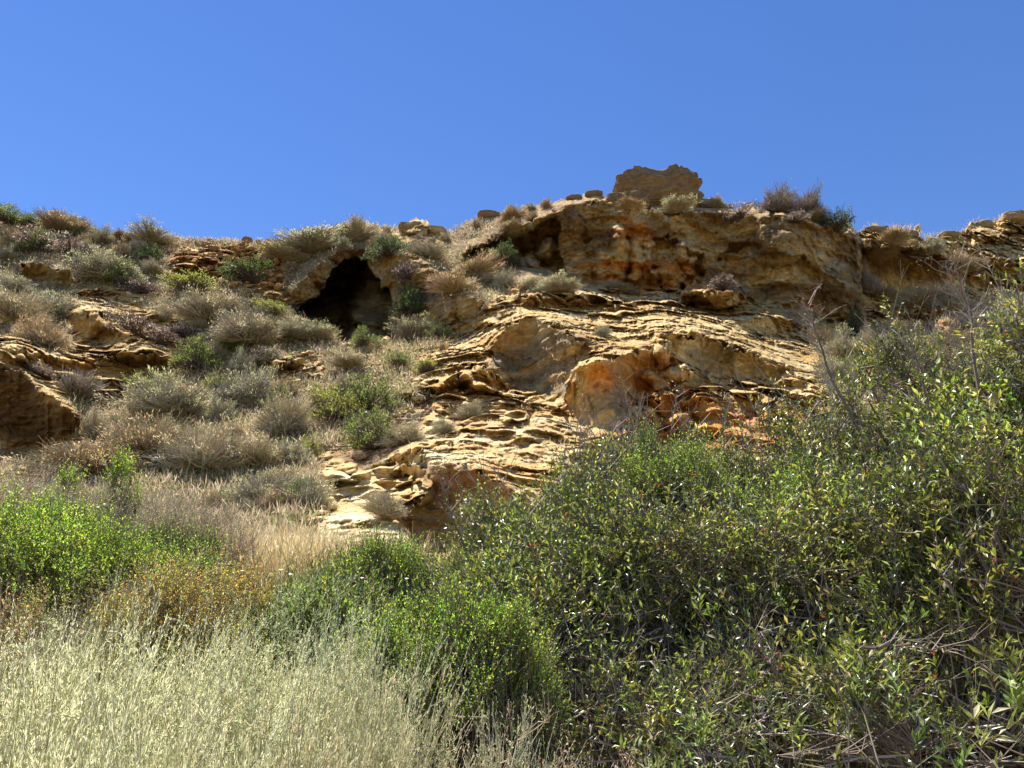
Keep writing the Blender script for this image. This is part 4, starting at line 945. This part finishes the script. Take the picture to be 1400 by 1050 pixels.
twiggy(790, 985, 3.5, .42, 'ball of dense grey brown twigs before the thicket', 67, ntip=800, leaf=(.016, .003), twiglen=.12, nl=8, rs=.010)
twiggy(880, 1000, 3.2, .38, 'low flat mat of pale straw twigs before the thicket', 68, ntip=600, leaf=(.016, .003), twiglen=.12, nl=8, rs=.010)
twiggy(700, 1010, 3.2, .35, 'low grey mat of twigs beside the pale tuft', 69, ntip=600, leaf=(.016, .003), twiglen=.12, nl=8, rs=.010)

DW = [(.62, .52, .09), (.70, .38, .06), (.38, .40, .10), (.28, .33, .09), (.30, .18, .09)]
def herb(px, ytop, Y, hw, label, seed, cw, **k):
    kw = dict(ntip=750, leaf=(.017, .008), nl=9, twiglen=.2, up=1.1, rs=.009, crown_low=.15); kw.update(k)
    return bush('flowering_herb', px, ytop, Y, hw, label, 'herb', 'yellow and orange tinged herbs', seed, DW, cw, mat=M_DRY, barkcol=(.18, .13, .09), **kw)
herb(290, 770, 6.2, .5, 'herb with dark stems and glowing orange and yellow leaflets', 71, (4, 2.2, 2.6, 2, 1), ntip=560)
herb(215, 802, 5.6, .45, 'yellow tinged herb beside the pale sagebrush tops', 72, (4, 1.3, 3.4, 3, 1), ntip=480)
herb(160, 838, 5.0, .32, 'rusty and yellow herb low among sagebrush', 73, (3, 1.5, 3, 2, 2), ntip=240)
herb(375, 784, 6.8, .55, 'olive herb speckled with dark seed heads under the straw grass', 74, (1.2, .3, 4, 5, 1), ntip=460)
herb(335, 832, 5.7, .45, 'olive and gold herb between the orange one and blue green sage', 75, (2, .4, 4, 5, 1), ntip=340)
herb(20, 866, 4.6, .25, 'reddish brown herb at the sagebrush edge', 76, (1, 1, 1, 2, 5), ntip=160)
herb(130, 800, 6.6, .5, 'dull green herb between the vivid green bank and the sagebrush', 77, (.6, .1, 4, 6, 1), ntip=420)
herb(250, 770, 7.2, .45, 'green herb with a few yellow leaflets below the green bank', 78, (1, .2, 4, 5, .5), ntip=380)

# ---- sagebrush: feathery pale plumes
def sage_proto(seed, cols, cw, nst=170, leaf=(.019, .0036)):
    rng = np.random.default_rng(seed); g = Geo(); t = Geo()
    th = rng.uniform(0, 2*np.pi, nst); u = rng.uniform(0, 1, nst)**.6
    st = np.stack([u*np.cos(th)*.22, u*np.sin(th)*.22, np.zeros(nst)], -1)
    H = rng.uniform(.42, 1.06, nst)*(1-.3*u**2)
    tip = np.stack([u*np.cos(th)*.7+rng.normal(size=nst)*.2+.08, u*np.sin(th)*.7+rng.normal(size=nst)*.18, H], -1)
    K = 8; s_ = np.linspace(0, 1, K)[None, :, None]
    path = st[:, None]*(1-s_)+tip[:, None]*s_; path[..., 2] = tip[:, None, 2]*s_[..., 0]**.85; path[:, 1:] += np.cumsum(rng.normal(size=(nst, K-1, 3))*.013, 1)
    tc = jit((.46, .43, .24), nst, .15, .05, rng)
    for k in range(K-1): t.tubes(path[:, k], path[:, k+1], .0042*(1-k/K)+.001, .0042*(1-(k+1)/K)+.001, tc)
    # side sprays
    ns = nst*9; si = rng.integers(0, nst, ns); q = rng.uniform(.35, .97, ns); kq = q*(K-1); k0 = np.minimum(kq.astype(int), K-2); f = (kq-k0)[:, None]
    p0 = path[si, k0]*(1-f)+path[si, k0+1]*f; ax_ = norm(path[si, k0+1]-path[si, k0])
    D = norm(ax_*1.0+rng.normal(size=(ns, 3))*.6); ln = rng.uniform(.08, .24, (ns, 1))*(1.25-q[:, None]*.75); p1 = p0+D*ln
    t.tubes(p0, p1, .0016, .0009, tc[si])
    P0 = np.concatenate([p0, path[:, -2]]); P1 = np.concatenate([p1, path[:, -1]+norm(path[:, -1]-path[:, -2])*.05]); SI = np.concatenate([si, np.arange(nst)])
    per = 22; kk = np.repeat(np.arange(len(P0)), per); uu = rng.uniform(0, 1, (len(kk), 1)); P = P0[kk]*(1-uu)+P1[kk]*uu
    dd = norm(P1-P0)[kk]; LD = norm(dd*1.5+rng.normal(size=(len(kk), 3))*.5); N = norm(rng.normal(size=(len(kk), 3)))
    tone = (1+.16*rng.normal(size=(nst, 1)))[SI][kk]
    g.leaves(P, LD, N, leaf[0]*rng.uniform(.5, 1.2, len(kk)), leaf[1]*rng.uniform(.7, 1.3, len(kk)), pick(cols, cw, len(kk), rng)*tone)
    a_ = g.build('foliage', M_DRY); b2 = t.build('branches', M_BARK); me = (a_.data, b2.data)
    bpy.data.objects.remove(a_); bpy.data.objects.remove(b2); return me
SC = [(.76, .75, .48), (.66, .68, .40), (.85, .82, .56), (.46, .49, .22)]
SP1 = sage_proto(1, SC, (3, 3, 2, 1)); SP2 = sage_proto(2, SC, (2, 3, 3, 1)); SP3 = sage_proto(3, [(.48, .56, .32), (.38, .46, .23), (.60, .65, .40)], (3, 2, 1)); SP4 = sage_proto(4, [(.62, .58, .34), (.50, .44, .26), (.72, .68, .42)], (3, 2, 2))
SAGE = [(30, 905, 3.9, SP1, 1.1, 'pale sagebrush clump beside the reddish brown herb'), (110, 895, 4.2, SP2, 1.1, 'pale sagebrush clump just below the rusty yellow herb'), (200, 890, 4.4, SP1, 1.0, 'yellowish sagebrush clump rising in front of the yellow herbs'),
 (290, 880, 4.5, SP2, 1.05, 'sagebrush clump below the orange leaflets with tall single plumes'), (375, 885, 4.5, SP1, 1.0, 'golden green sagebrush clump next to a small dark gap'), (455, 880, 4.7, SP3, 1.05, 'sagebrush clump with greener plumes below the blue green sage'),
 (500, 915, 4.3, SP4, .8, 'tan tipped sagebrush clump next to the fresh green shrubs'), (10, 960, 2.9, SP2, .9, 'whitish sagebrush clump lowest at the outer end of the sage bank'), (95, 950, 3.0, SP1, .95, 'whitish sagebrush clump with crossing plumes in front of two paler ones'),
 (185, 945, 3.1, SP2, .9, 'thick cream sagebrush clump in the middle of the sage bank'), (275, 950, 3.0, SP1, .9, 'cream sagebrush clump with a dark gap at its foot'), (360, 945, 3.1, SP4, .9, 'browner sagebrush clump beside a dark gap'),
 (420, 950, 3.2, SP1, .8, 'sagebrush clump with brown inner twigs showing'), (470, 968, 3.2, SP4, .62, 'tan sagebrush clump at the inner end of the sage bank'), (540, 985, 3.5, SP4, .5, 'small tan sagebrush clump in front of open green stems'),
 (400, 812, 6.3, SP3, .95, 'blue green sage clump under the olive herb'), (455, 830, 5.8, SP3, .9, 'blue green sage clump beside the fresh green shrubs'), (690, 945, 4.1, SP2, .45, 'small pale yellow tuft bush among dark twigs'),
 (60, 850, 5.2, SP4, .9, 'straw coloured sage clump behind the reddish brown herb'), (120, 840, 5.6, SP3, .8, 'dull green sage clump under the vivid green bank'), (240, 1000, 2.5, SP2, .75, 'bright sagebrush clump at the bottom edge with fine tips'), (60, 1010, 2.4, SP1, .75, 'bright sagebrush clump at the bottom edge below the whitish ones'),
 (370, 1005, 2.7, SP4, .6, 'brownish sagebrush clump at the bottom edge'), (460, 1012, 2.8, SP4, .5, 'dry sagebrush clump at the bottom edge beside the grey twig mats'), (150, 1020, 2.3, SP2, .65, 'low bright sagebrush clump between the two bottom edge ones'), (320, 1020, 2.4, SP1, .65, 'low pale sagebrush clump at the bottom edge near a dark gap'),
 (70, 885, 4.6, SP2, 1.0, 'cream sagebrush clump behind two paler ones at the outer end'), (160, 880, 4.8, SP1, 1.0, 'cream sagebrush clump whose plumes cross the rusty herb'), (250, 875, 5.0, SP1, .9, 'cream sagebrush clump directly below the orange leaflets'),
 (330, 870, 5.1, SP2, .95, 'light sagebrush clump touching the olive and gold herb'), (415, 868, 5.2, SP1, .95, 'light golden sagebrush clump below the blue green sage'), (480, 892, 4.7, SP1, .75, 'light sagebrush clump with arching tips near the fresh green shrubs'),
 (535, 945, 4.1, SP1, .5, 'light sagebrush clump under the first open stemmed green shrub'), (20, 880, 4.5, SP1, 1.0, 'light sagebrush clump at the outer edge behind whitish plumes')]
for i, (px, yt, Y, me, wsc, lb) in enumerate(SAGE):
    a, bb = ray(px, yt-14); X = float(a*Y); top = float(CAMZ+bb*Y); gz = ground_z(X, Y); H = (top-gz)*1.04*RNG.uniform(.84, 1.1)
    r_ = empty('sagebrush', (X, Y, gz), RNG.uniform(0, 6.28), (wsc*RNG.uniform(.75, .95), wsc*.85, H))
    r_.rotation_euler = (RNG.uniform(-.12, .12), RNG.uniform(-.05, .22), RNG.uniform(-.5, .5)+(3.14 if RNG.random() < .3 else 0)); tag(r_, lb, 'sagebrush', 'sagebrush clumps')
    link(me[0], 'foliage', r_); link(me[1], 'branches', r_)

# ---- straw grass at the foot of the gully, bare branches, flowers
def grass_patch(name, label, cx, cy, Y, w, d, n, h, seed, col=((.76, .69, .47), (.66, .58, .38), (.82, .76, .56))):
    rng = np.random.default_rng(seed); g = Geo()
    a, bb = ray(cx, cy); X0 = float(a*Y)
    x = X0+rng.normal(size=n)*w; y = Y+rng.normal(size=n)*d
    gx_ = np.linspace(x.min(), x.max(), 12); gy_ = np.linspace(y.min(), y.max(), 8)
    Z = np.array([[ground_z(u, v) for v in gy_] for u in gx_])
    fx = np.clip((x-gx_[0])/(gx_[1]-gx_[0]), 0, 10.999); fy = np.clip((y-gy_[0])/(gy_[1]-gy_[0]), 0, 6.999); i0 = fx.astype(int); j0 = fy.astype(int); a1 = fx-i0; b1 = fy-j0
    z = (Z[i0, j0]*(1-a1)+Z[i0+1, j0]*a1)*(1-b1)+(Z[i0, j0+1]*(1-a1)+Z[i0+1, j0+1]*a1)*b1
    P = np.stack([x, y, z-.03], -1); D = norm(np.array([0, 0, 1.])+rng.normal(size=(n, 3))*.22); hh = h*rng.uniform(.4, 1.2, (n, 1))
    M = P+D*hh*.6; E = M+norm(D+rng.normal(size=(n, 3))*.25)*hh*.5; c = pick(col, (3, 2, 1), n, rng)*(1+.15*rng.normal(size=(n, 1)))
    g.tubes(P, M, .0035, .0028, c); g.tubes(M, E, .0028, .0014, c)
    e = rng.random(n) < .35; g.leaves(M[e]+(E[e]-M[e])*.5, D[e]+.2*rng.normal(size=(e.sum(), 3)), norm(rng.normal(size=(e.sum(), 3))), .09, .014, c[e]*1.1)
    o = g.build(name, M_DRY); tag(o, label, 'grass', kind='stuff')
grass_patch('straw_grass', 'tall straw coloured grass at the foot of the pale gully', 400, 760, 10.6, .75, .55, 5200, .62, 81)
grass_patch('straw_grass', 'straw grass between mauve twigs on the lower slope', 270, 740, 11.0, .45, .5, 1800, .75, 82)
grass_patch('straw_grass', 'short dry undergrowth below the bushes of the thicket', 1000, 900, 7.5, 2.4, 1.4, 7000, .35, 83, ((.16, .12, .08), (.11, .08, .055), (.22, .17, .11)))  # dark blade colours paint in the shade under the thicket
grass_patch('straw_grass', 'short dry undergrowth below herbs and sagebrush', 250, 850, 6.2, 2.0, 1.5, 9000, .38, 84, ((.36, .32, .18), (.28, .25, .13), (.44, .38, .22)))
grass_patch('straw_grass', 'dry grass on the flat ground beyond the outer sagebrush', -150, 860, 6.5, 1.6, 1.8, 6000, .4, 86)
grass_patch('straw_grass', 'thin green and straw stalks between gully and thicket', 560, 780, 8.8, .8, .7, 2600, .5, 85, ((.30, .30, .12), (.42, .36, .20), (.22, .25, .09)))

def bare_branch(pts, Y, r0, label, seed, twigs=26, tw=.35, red=0):
    """a leafless branch through photo pixels pts, standing Y metres away"""
    rng = np.random.default_rng(seed); t = Geo(); g = Geo()
    P = np.array([at(x, y, Y+dy) for (x, y, dy) in pts]); o0 = P[0].copy()
    root = empty('bare_branch', tuple(o0)); tag(root, label, 'branch', 'leafless branches standing over the thicket'); P = P-o0
    q = [P[0]]
    for k in range(len(P)-1):
        for s in (.33, .66, 1): q.append(P[k]*(1-s)+P[k+1]*s+rng.normal(size=3)*.02*(s < 1))
    q = np.array(q); n = len(q); rr = r0*np.linspace(1, .18, n)
    t.tubes(q[:-1], q[1:], rr[:-1], rr[1:], jit((.17, .13, .11), n-1, .1, .03, rng), 6)
    k = rng.integers(n//4, n-1, twigs); ax_ = norm(q[k+1]-q[k]); p0 = q[k]+(q[k+1]-q[k])*rng.uniform(0, 1, (twigs, 1))
    D = norm(ax_*.9+rng.normal(size=(twigs, 3))*np.array([.7, .5, .35])+np.array([0, 0, .3])); p1 = p0+D*tw*rng.uniform(.4, 1.3, (twigs, 1)); c = jit((.30, .23, .19), twigs, .15, .05, rng)
    pm = (p0+p1)/2+rng.normal(size=p0.shape)*.02; t.tubes(p0, pm, r0*.28, r0*.2, c); t.tubes(pm, p1, r0*.2, r0*.1, c)
    for _ in range(4):
        u = rng.uniform(.2, 1, (twigs, 1)); a_ = pm*(1-u)+p1*u; t.tubes(a_, a_+norm(D+rng.normal(size=D.shape)*.6)*rng.uniform(.06, .22, (twigs, 1)), r0*.12, r0*.06, c)
    nl_ = twigs*4; kk = rng.integers(0, twigs, nl_); lp = pm[kk]*.3+p1[kk]*.7+rng.normal(size=(nl_, 3))*.05
    g.leaves(lp, norm(rng.normal(size=(nl_, 3))+np.array([0, 0, .5])), norm(rng.normal(size=(nl_, 3))), .03, .011, pick([(.13, .17, .05), (.3, .10, .05), (.3, .27, .12)], (3, 1+red, 1), nl_, rng))
    t.build('wood', M_BARK, root); g.build('foliage', M_GLOSS, root)
bare_branch([(1185, 600, 0), (1160, 560, 0), (1130, 500, .1), (1112, 445, .2), (1105, 415, .2)], 8.2, .021, 'dark leaning branch with red tipped twigs before the cliff', 91, 30, .3, 2)
bare_branch([(1350, 560, 0), (1330, 480, 0), (1325, 420, .1), (1300, 370, .1)], 7.4, .02, 'bare branch fan rising beside the tallest broad leaved shrub', 92, 34, .4)
bare_branch([(905, 640, 0), (880, 590, 0), (850, 540, 0), (838, 505, 0)], 8.6, .014, 'thin grey bare branch before the orange hollow', 93, 18, .3)
bare_branch([(650, 790, 0), (628, 730, 0), (612, 680, 0), (605, 655, 0)], 7.6, .016, 'grey bare branch before the shaded low rock face', 94, 18, .28)
bare_branch([(945, 640, 0), (930, 580, 0), (925, 540, 0)], 8.8, .012, 'short bare branch next to the thin grey one', 95, 12, .25)
bare_branch([(1275, 560, 0), (1262, 510, 0), (1240, 450, .1)], 7.8, .016, 'bare branch crossing the airy shrub', 96, 20, .35)
bare_branch([(1170, 884, 0), (1215, 880, .05), (1260, 884, 0), (1300, 893, 0)], 4.3, .012, 'pale grey dead branch lying across the dark hollow', 97, 8, .2)
bare_branch([(1062, 920, 0), (1045, 900, 0), (1032, 880, 0)], 4.2, .012, 'crooked pale dead branch above the leaf whorls', 98, 8, .15)

def flower(px, py, Y, seed):
    rng = np.random.default_rng(seed); g = Geo(); t = Geo(); p = at(px, py, Y); gz = ground_z(p[0], Y)
    r_ = empty('white_flower', tuple(p)); tag(r_, 'small white flower head on a thin stalk above the herbs', 'flower', 'scattered white flower heads')
    th = np.linspace(0, 2*np.pi, 11)[:-1]; D = np.stack([np.cos(th), np.sin(th)-.4, .5+0*th], -1)
    g.leaves(np.zeros((10, 3)), D, np.tile([[0, -.3, 1.]], (10, 1)), .024, .013, (.85, .83, .76)); g.leaves(np.zeros((10, 3)), D+.5*rng.normal(size=(10, 3)), np.tile([[0, -.3, 1.]], (10, 1)), .016, .01, (.8, .78, .66))
    near_label(r_, px, py, 'white flower head on a thin stalk', rng.random()); g.build('flower_head', M_DRY, r_)
    e = np.array([[.02, .03, -min(.5, p[2]-gz)]]); t.tubes(e, np.zeros((1, 3)), .003, .002, (.25, .25, .12)); t.build('stalk', M_BARK, r_)
for i, (x, y) in enumerate([(143, 690), (92, 721), (185, 812), (207, 833), (384, 780), (397, 786), (495, 791), (556, 792), (383, 810), (571, 760), (305, 835), (259, 777), (331, 781), (134, 694)]): flower(x, y, 6.4 if y > 760 else 8.2, 500+i)

# ------------------------------------------------------------------ separate rocks
def rockmesh(name, x, y, Y, w, h, dep, label, seed, shape='block', col=(.44, .28, .11), cat='rock', group=None, res=110, outline=None, embed=.25, dark=.5, rough=1.0):
    """a weathered rock; (x, y) photo pixel of its foot centre, sizes in metres"""
    rng = np.random.default_rng(seed)
    nu, nv = res*2, res
    u = np.linspace(0, 2*np.pi, nu, endpoint=False); v = np.linspace(0.0, 1.0, nv)
    U, V_ = np.meshgrid(u, v)
    e = .42 if shape == 'block' else .85
    cu, su = np.cos(U), np.sin(U); sgn = lambda a, p: np.sign(a)*np.abs(a)**p
    ph = (V_-.5)*np.pi; cph, sph = np.cos(ph), np.sin(ph)
    X = sgn(cu, e)*np.abs(cph)**.45; Yy = sgn(su, e)*np.abs(cph)**.45; Z = sgn(sph, .6)
    prof = np.interp((Z+1)/2, [0, .2, .45, .7, .85, 1], outline or [.85, .92, 1, .97, .9, .7])
    wx_ = X*w/2*prof; wy_ = Yy*dep/2*prof; wz = (Z+1)/2*h
    s_ = seed*3.7
    nd = norm(np.stack([X, Yy, Z*.6], -1)); sc_ = min(w, h)
    d = .20*rough*sc_*fbm(wx_/sc_+s_, wy_/sc_, wz/sc_, 5, 600+seed)-.30*rough*sc_*np.clip(.4-worley(wx_/(sc_*.5)+s_, wy_/(sc_*.5), wz/(sc_*.4), seed)[0], 0, 1)
    bq = (wz+.1*sc_*noise(wx_/sc_, wy_/sc_, wz/sc_, 620))/(sc_*.23); f = bq-np.floor(bq); d += .06*rough*sc_*np.where(f < .85, f/.85, (1-f)/.15)
    d += .05*rough*sc_*fbm(wx_/sc_*5+s_, wy_/sc_*5, wz/sc_*7, 4, 660+seed, ridged=True)
    P = np.stack([wx_, wy_, wz], -1)+nd*d[..., None]
    n_ = fbm(P[..., 0]/sc_*1.6, P[..., 1]/sc_*1.6, P[..., 2]/sc_*2.2, 4, 640+seed)
    c = np.array(col)[None, None]*(1+.25*n_[..., None]); topm = sstep(.55, .85, Z/2+.5+.15*n_)[..., None]*dark
    c = c*(1-topm)+np.array((.24, .20, .14))*topm
    b0 = at(x, y, Y); q = np.arange(nu*nv).reshape(nv, nu); qn = np.roll(q, -1, 1)
    F = np.stack([q[:-1], qn[:-1], qn[1:], q[1:]], -1).reshape(-1, 4)
    o = make_mesh(name, P.reshape(-1, 3), F, np.clip(c, .02, .8).reshape(-1, 3), M_ROCK)
    o.location = (b0[0], b0[1]+dep*.3, b0[2]-embed*h); tag(o, label, cat, group); return o
g_ = surf(900, 285)
rockmesh('summit_boulder', 899, 284, g_.y+1.0, 5.5, 3.4, 3.8, 'big blocky boulder with a dark crusted top standing on the highest point of the cliff', 3, col=(.29, .175, .075), cat='boulder', embed=.17, res=230, outline=[1.0, 1.0, 1.0, 1.0, 1.0, .92], rough=1.25, dark=.8)
rockmesh('rock', 930, 250, g_.y+.5, 1.7, 1.35, 1.5, 'upright pitted knob on the end of the summit boulder', 5, col=(.27, .17, .08), embed=.1, rough=1.5, dark=.6)
rockmesh('rock', 868, 284, g_.y-.3, 1.6, 1.5, 1.3, 'brown leaning block at the foot of the summit boulder', 6, col=(.28, .17, .08), embed=.2, rough=1.5, group='loose rocks on the ridge and slope')
for (x, y, w, h, lb, c_, sd_) in [(842, 274, 1.3, .8, 'dark crusted block at the low end of the summit boulder', (.27, .18, .09), 31), (812, 267, 1.1, .45, 'flat dark block on the rising ridge by the summit boulder', (.28, .19, .10), 32), (968, 280, 1.2, .6, 'rough block tucked against the steep end of the summit boulder', (.28, .18, .09), 33),
    (992, 284, .9, .35, 'small broken block beyond the steep end of the summit boulder', (.3, .2, .1), 34), (785, 272, 1.0, .4, 'thin dark slab jutting from the rising ridge', (.3, .2, .1), 35), (668, 296, 1.5, .6, 'dark jagged rock at the low end of the rising ridge', (.3, .18, .08), 36), (440, 318, 1.3, .4, 'dark crumbling rock on the skyline before the cave arch', (.3, .19, .1), 37), (1300, 322, 1.3, .5, 'broken rock on the skyline of the dip in the ridge', (.36, .25, .13), 38),
    (337, 334, .62, .78, 'standing stone with a dark top on the orange part of the ridge', (.40, .19, .07), 11), (352, 334, .5, .5, 'low middle stone between two standing stones', (.44, .22, .08), 12), (366, 335, .62, .66, 'round headed standing stone nearest the yellow green cushion', (.42, .18, .06), 13),
    (285, 332, .5, .4, 'small pointed orange stone on the ridge line', (.5, .27, .11), 14), (490, 308, .9, .5, 'small pointed rock on the skyline above the cave', (.36, .24, .14), 15), (560, 312, 1.6, .7, 'slanting angular rock on the skyline beyond the cave arch', (.40, .26, .12), 16),
    (590, 318, 1.8, .6, 'pale tilted slab sloping down from the angular skyline rock', (.50, .38, .20), 17), (1198, 316, 1.6, .5, 'flat grey rock on the saddle beyond the cliff corner', (.30, .22, .13), 18), (1245, 322, 1.2, .5, 'blocky rock at the end of the saddle', (.32, .24, .14), 19),
    (180, 548, .55, .65, 'small pointed pale rock standing in scrub below the dark overhang', (.5, .38, .22), 20), (1345, 310, 1.6, .7, 'squared block on the skyline of the far banded cliff', (.42, .30, .15), 21), (1390, 300, 1.9, .9, 'tall block at the top of the far banded cliff', (.45, .30, .14), 22),
    (1375, 425, 1.6, .4, 'broken pale blocks at the foot of the far banded cliff', (.5, .4, .25), 23), (758, 388, .6, .3, 'dark stone on the shelf under the high cliff', (.26, .2, .13), 24), (775, 398, .8, .25, 'flat dark stone slab on the shelf under the high cliff', (.28, .22, .14), 25),
    (600, 535, .35, .35, 'dark round stone resting above the lumpy slab', (.13, .10, .08), 26), (415, 515, .7, .3, 'small pale rock in the rubble under the dark overhanging boulder', (.5, .38, .2), 27), (455, 512, .6, .25, 'flat pale rock in the rubble between green bushes', (.5, .36, .18), 28)]:
    gp = surf(x, y); rockmesh('rock', x, y, gp.y, w, h, w*.8, lb, sd_, col=c_, group='loose rocks on the ridge and slope', res=44, shape='round' if h/w > .5 else 'block', dark=.3)
finish_labels()
print('done', time.time()-T00)
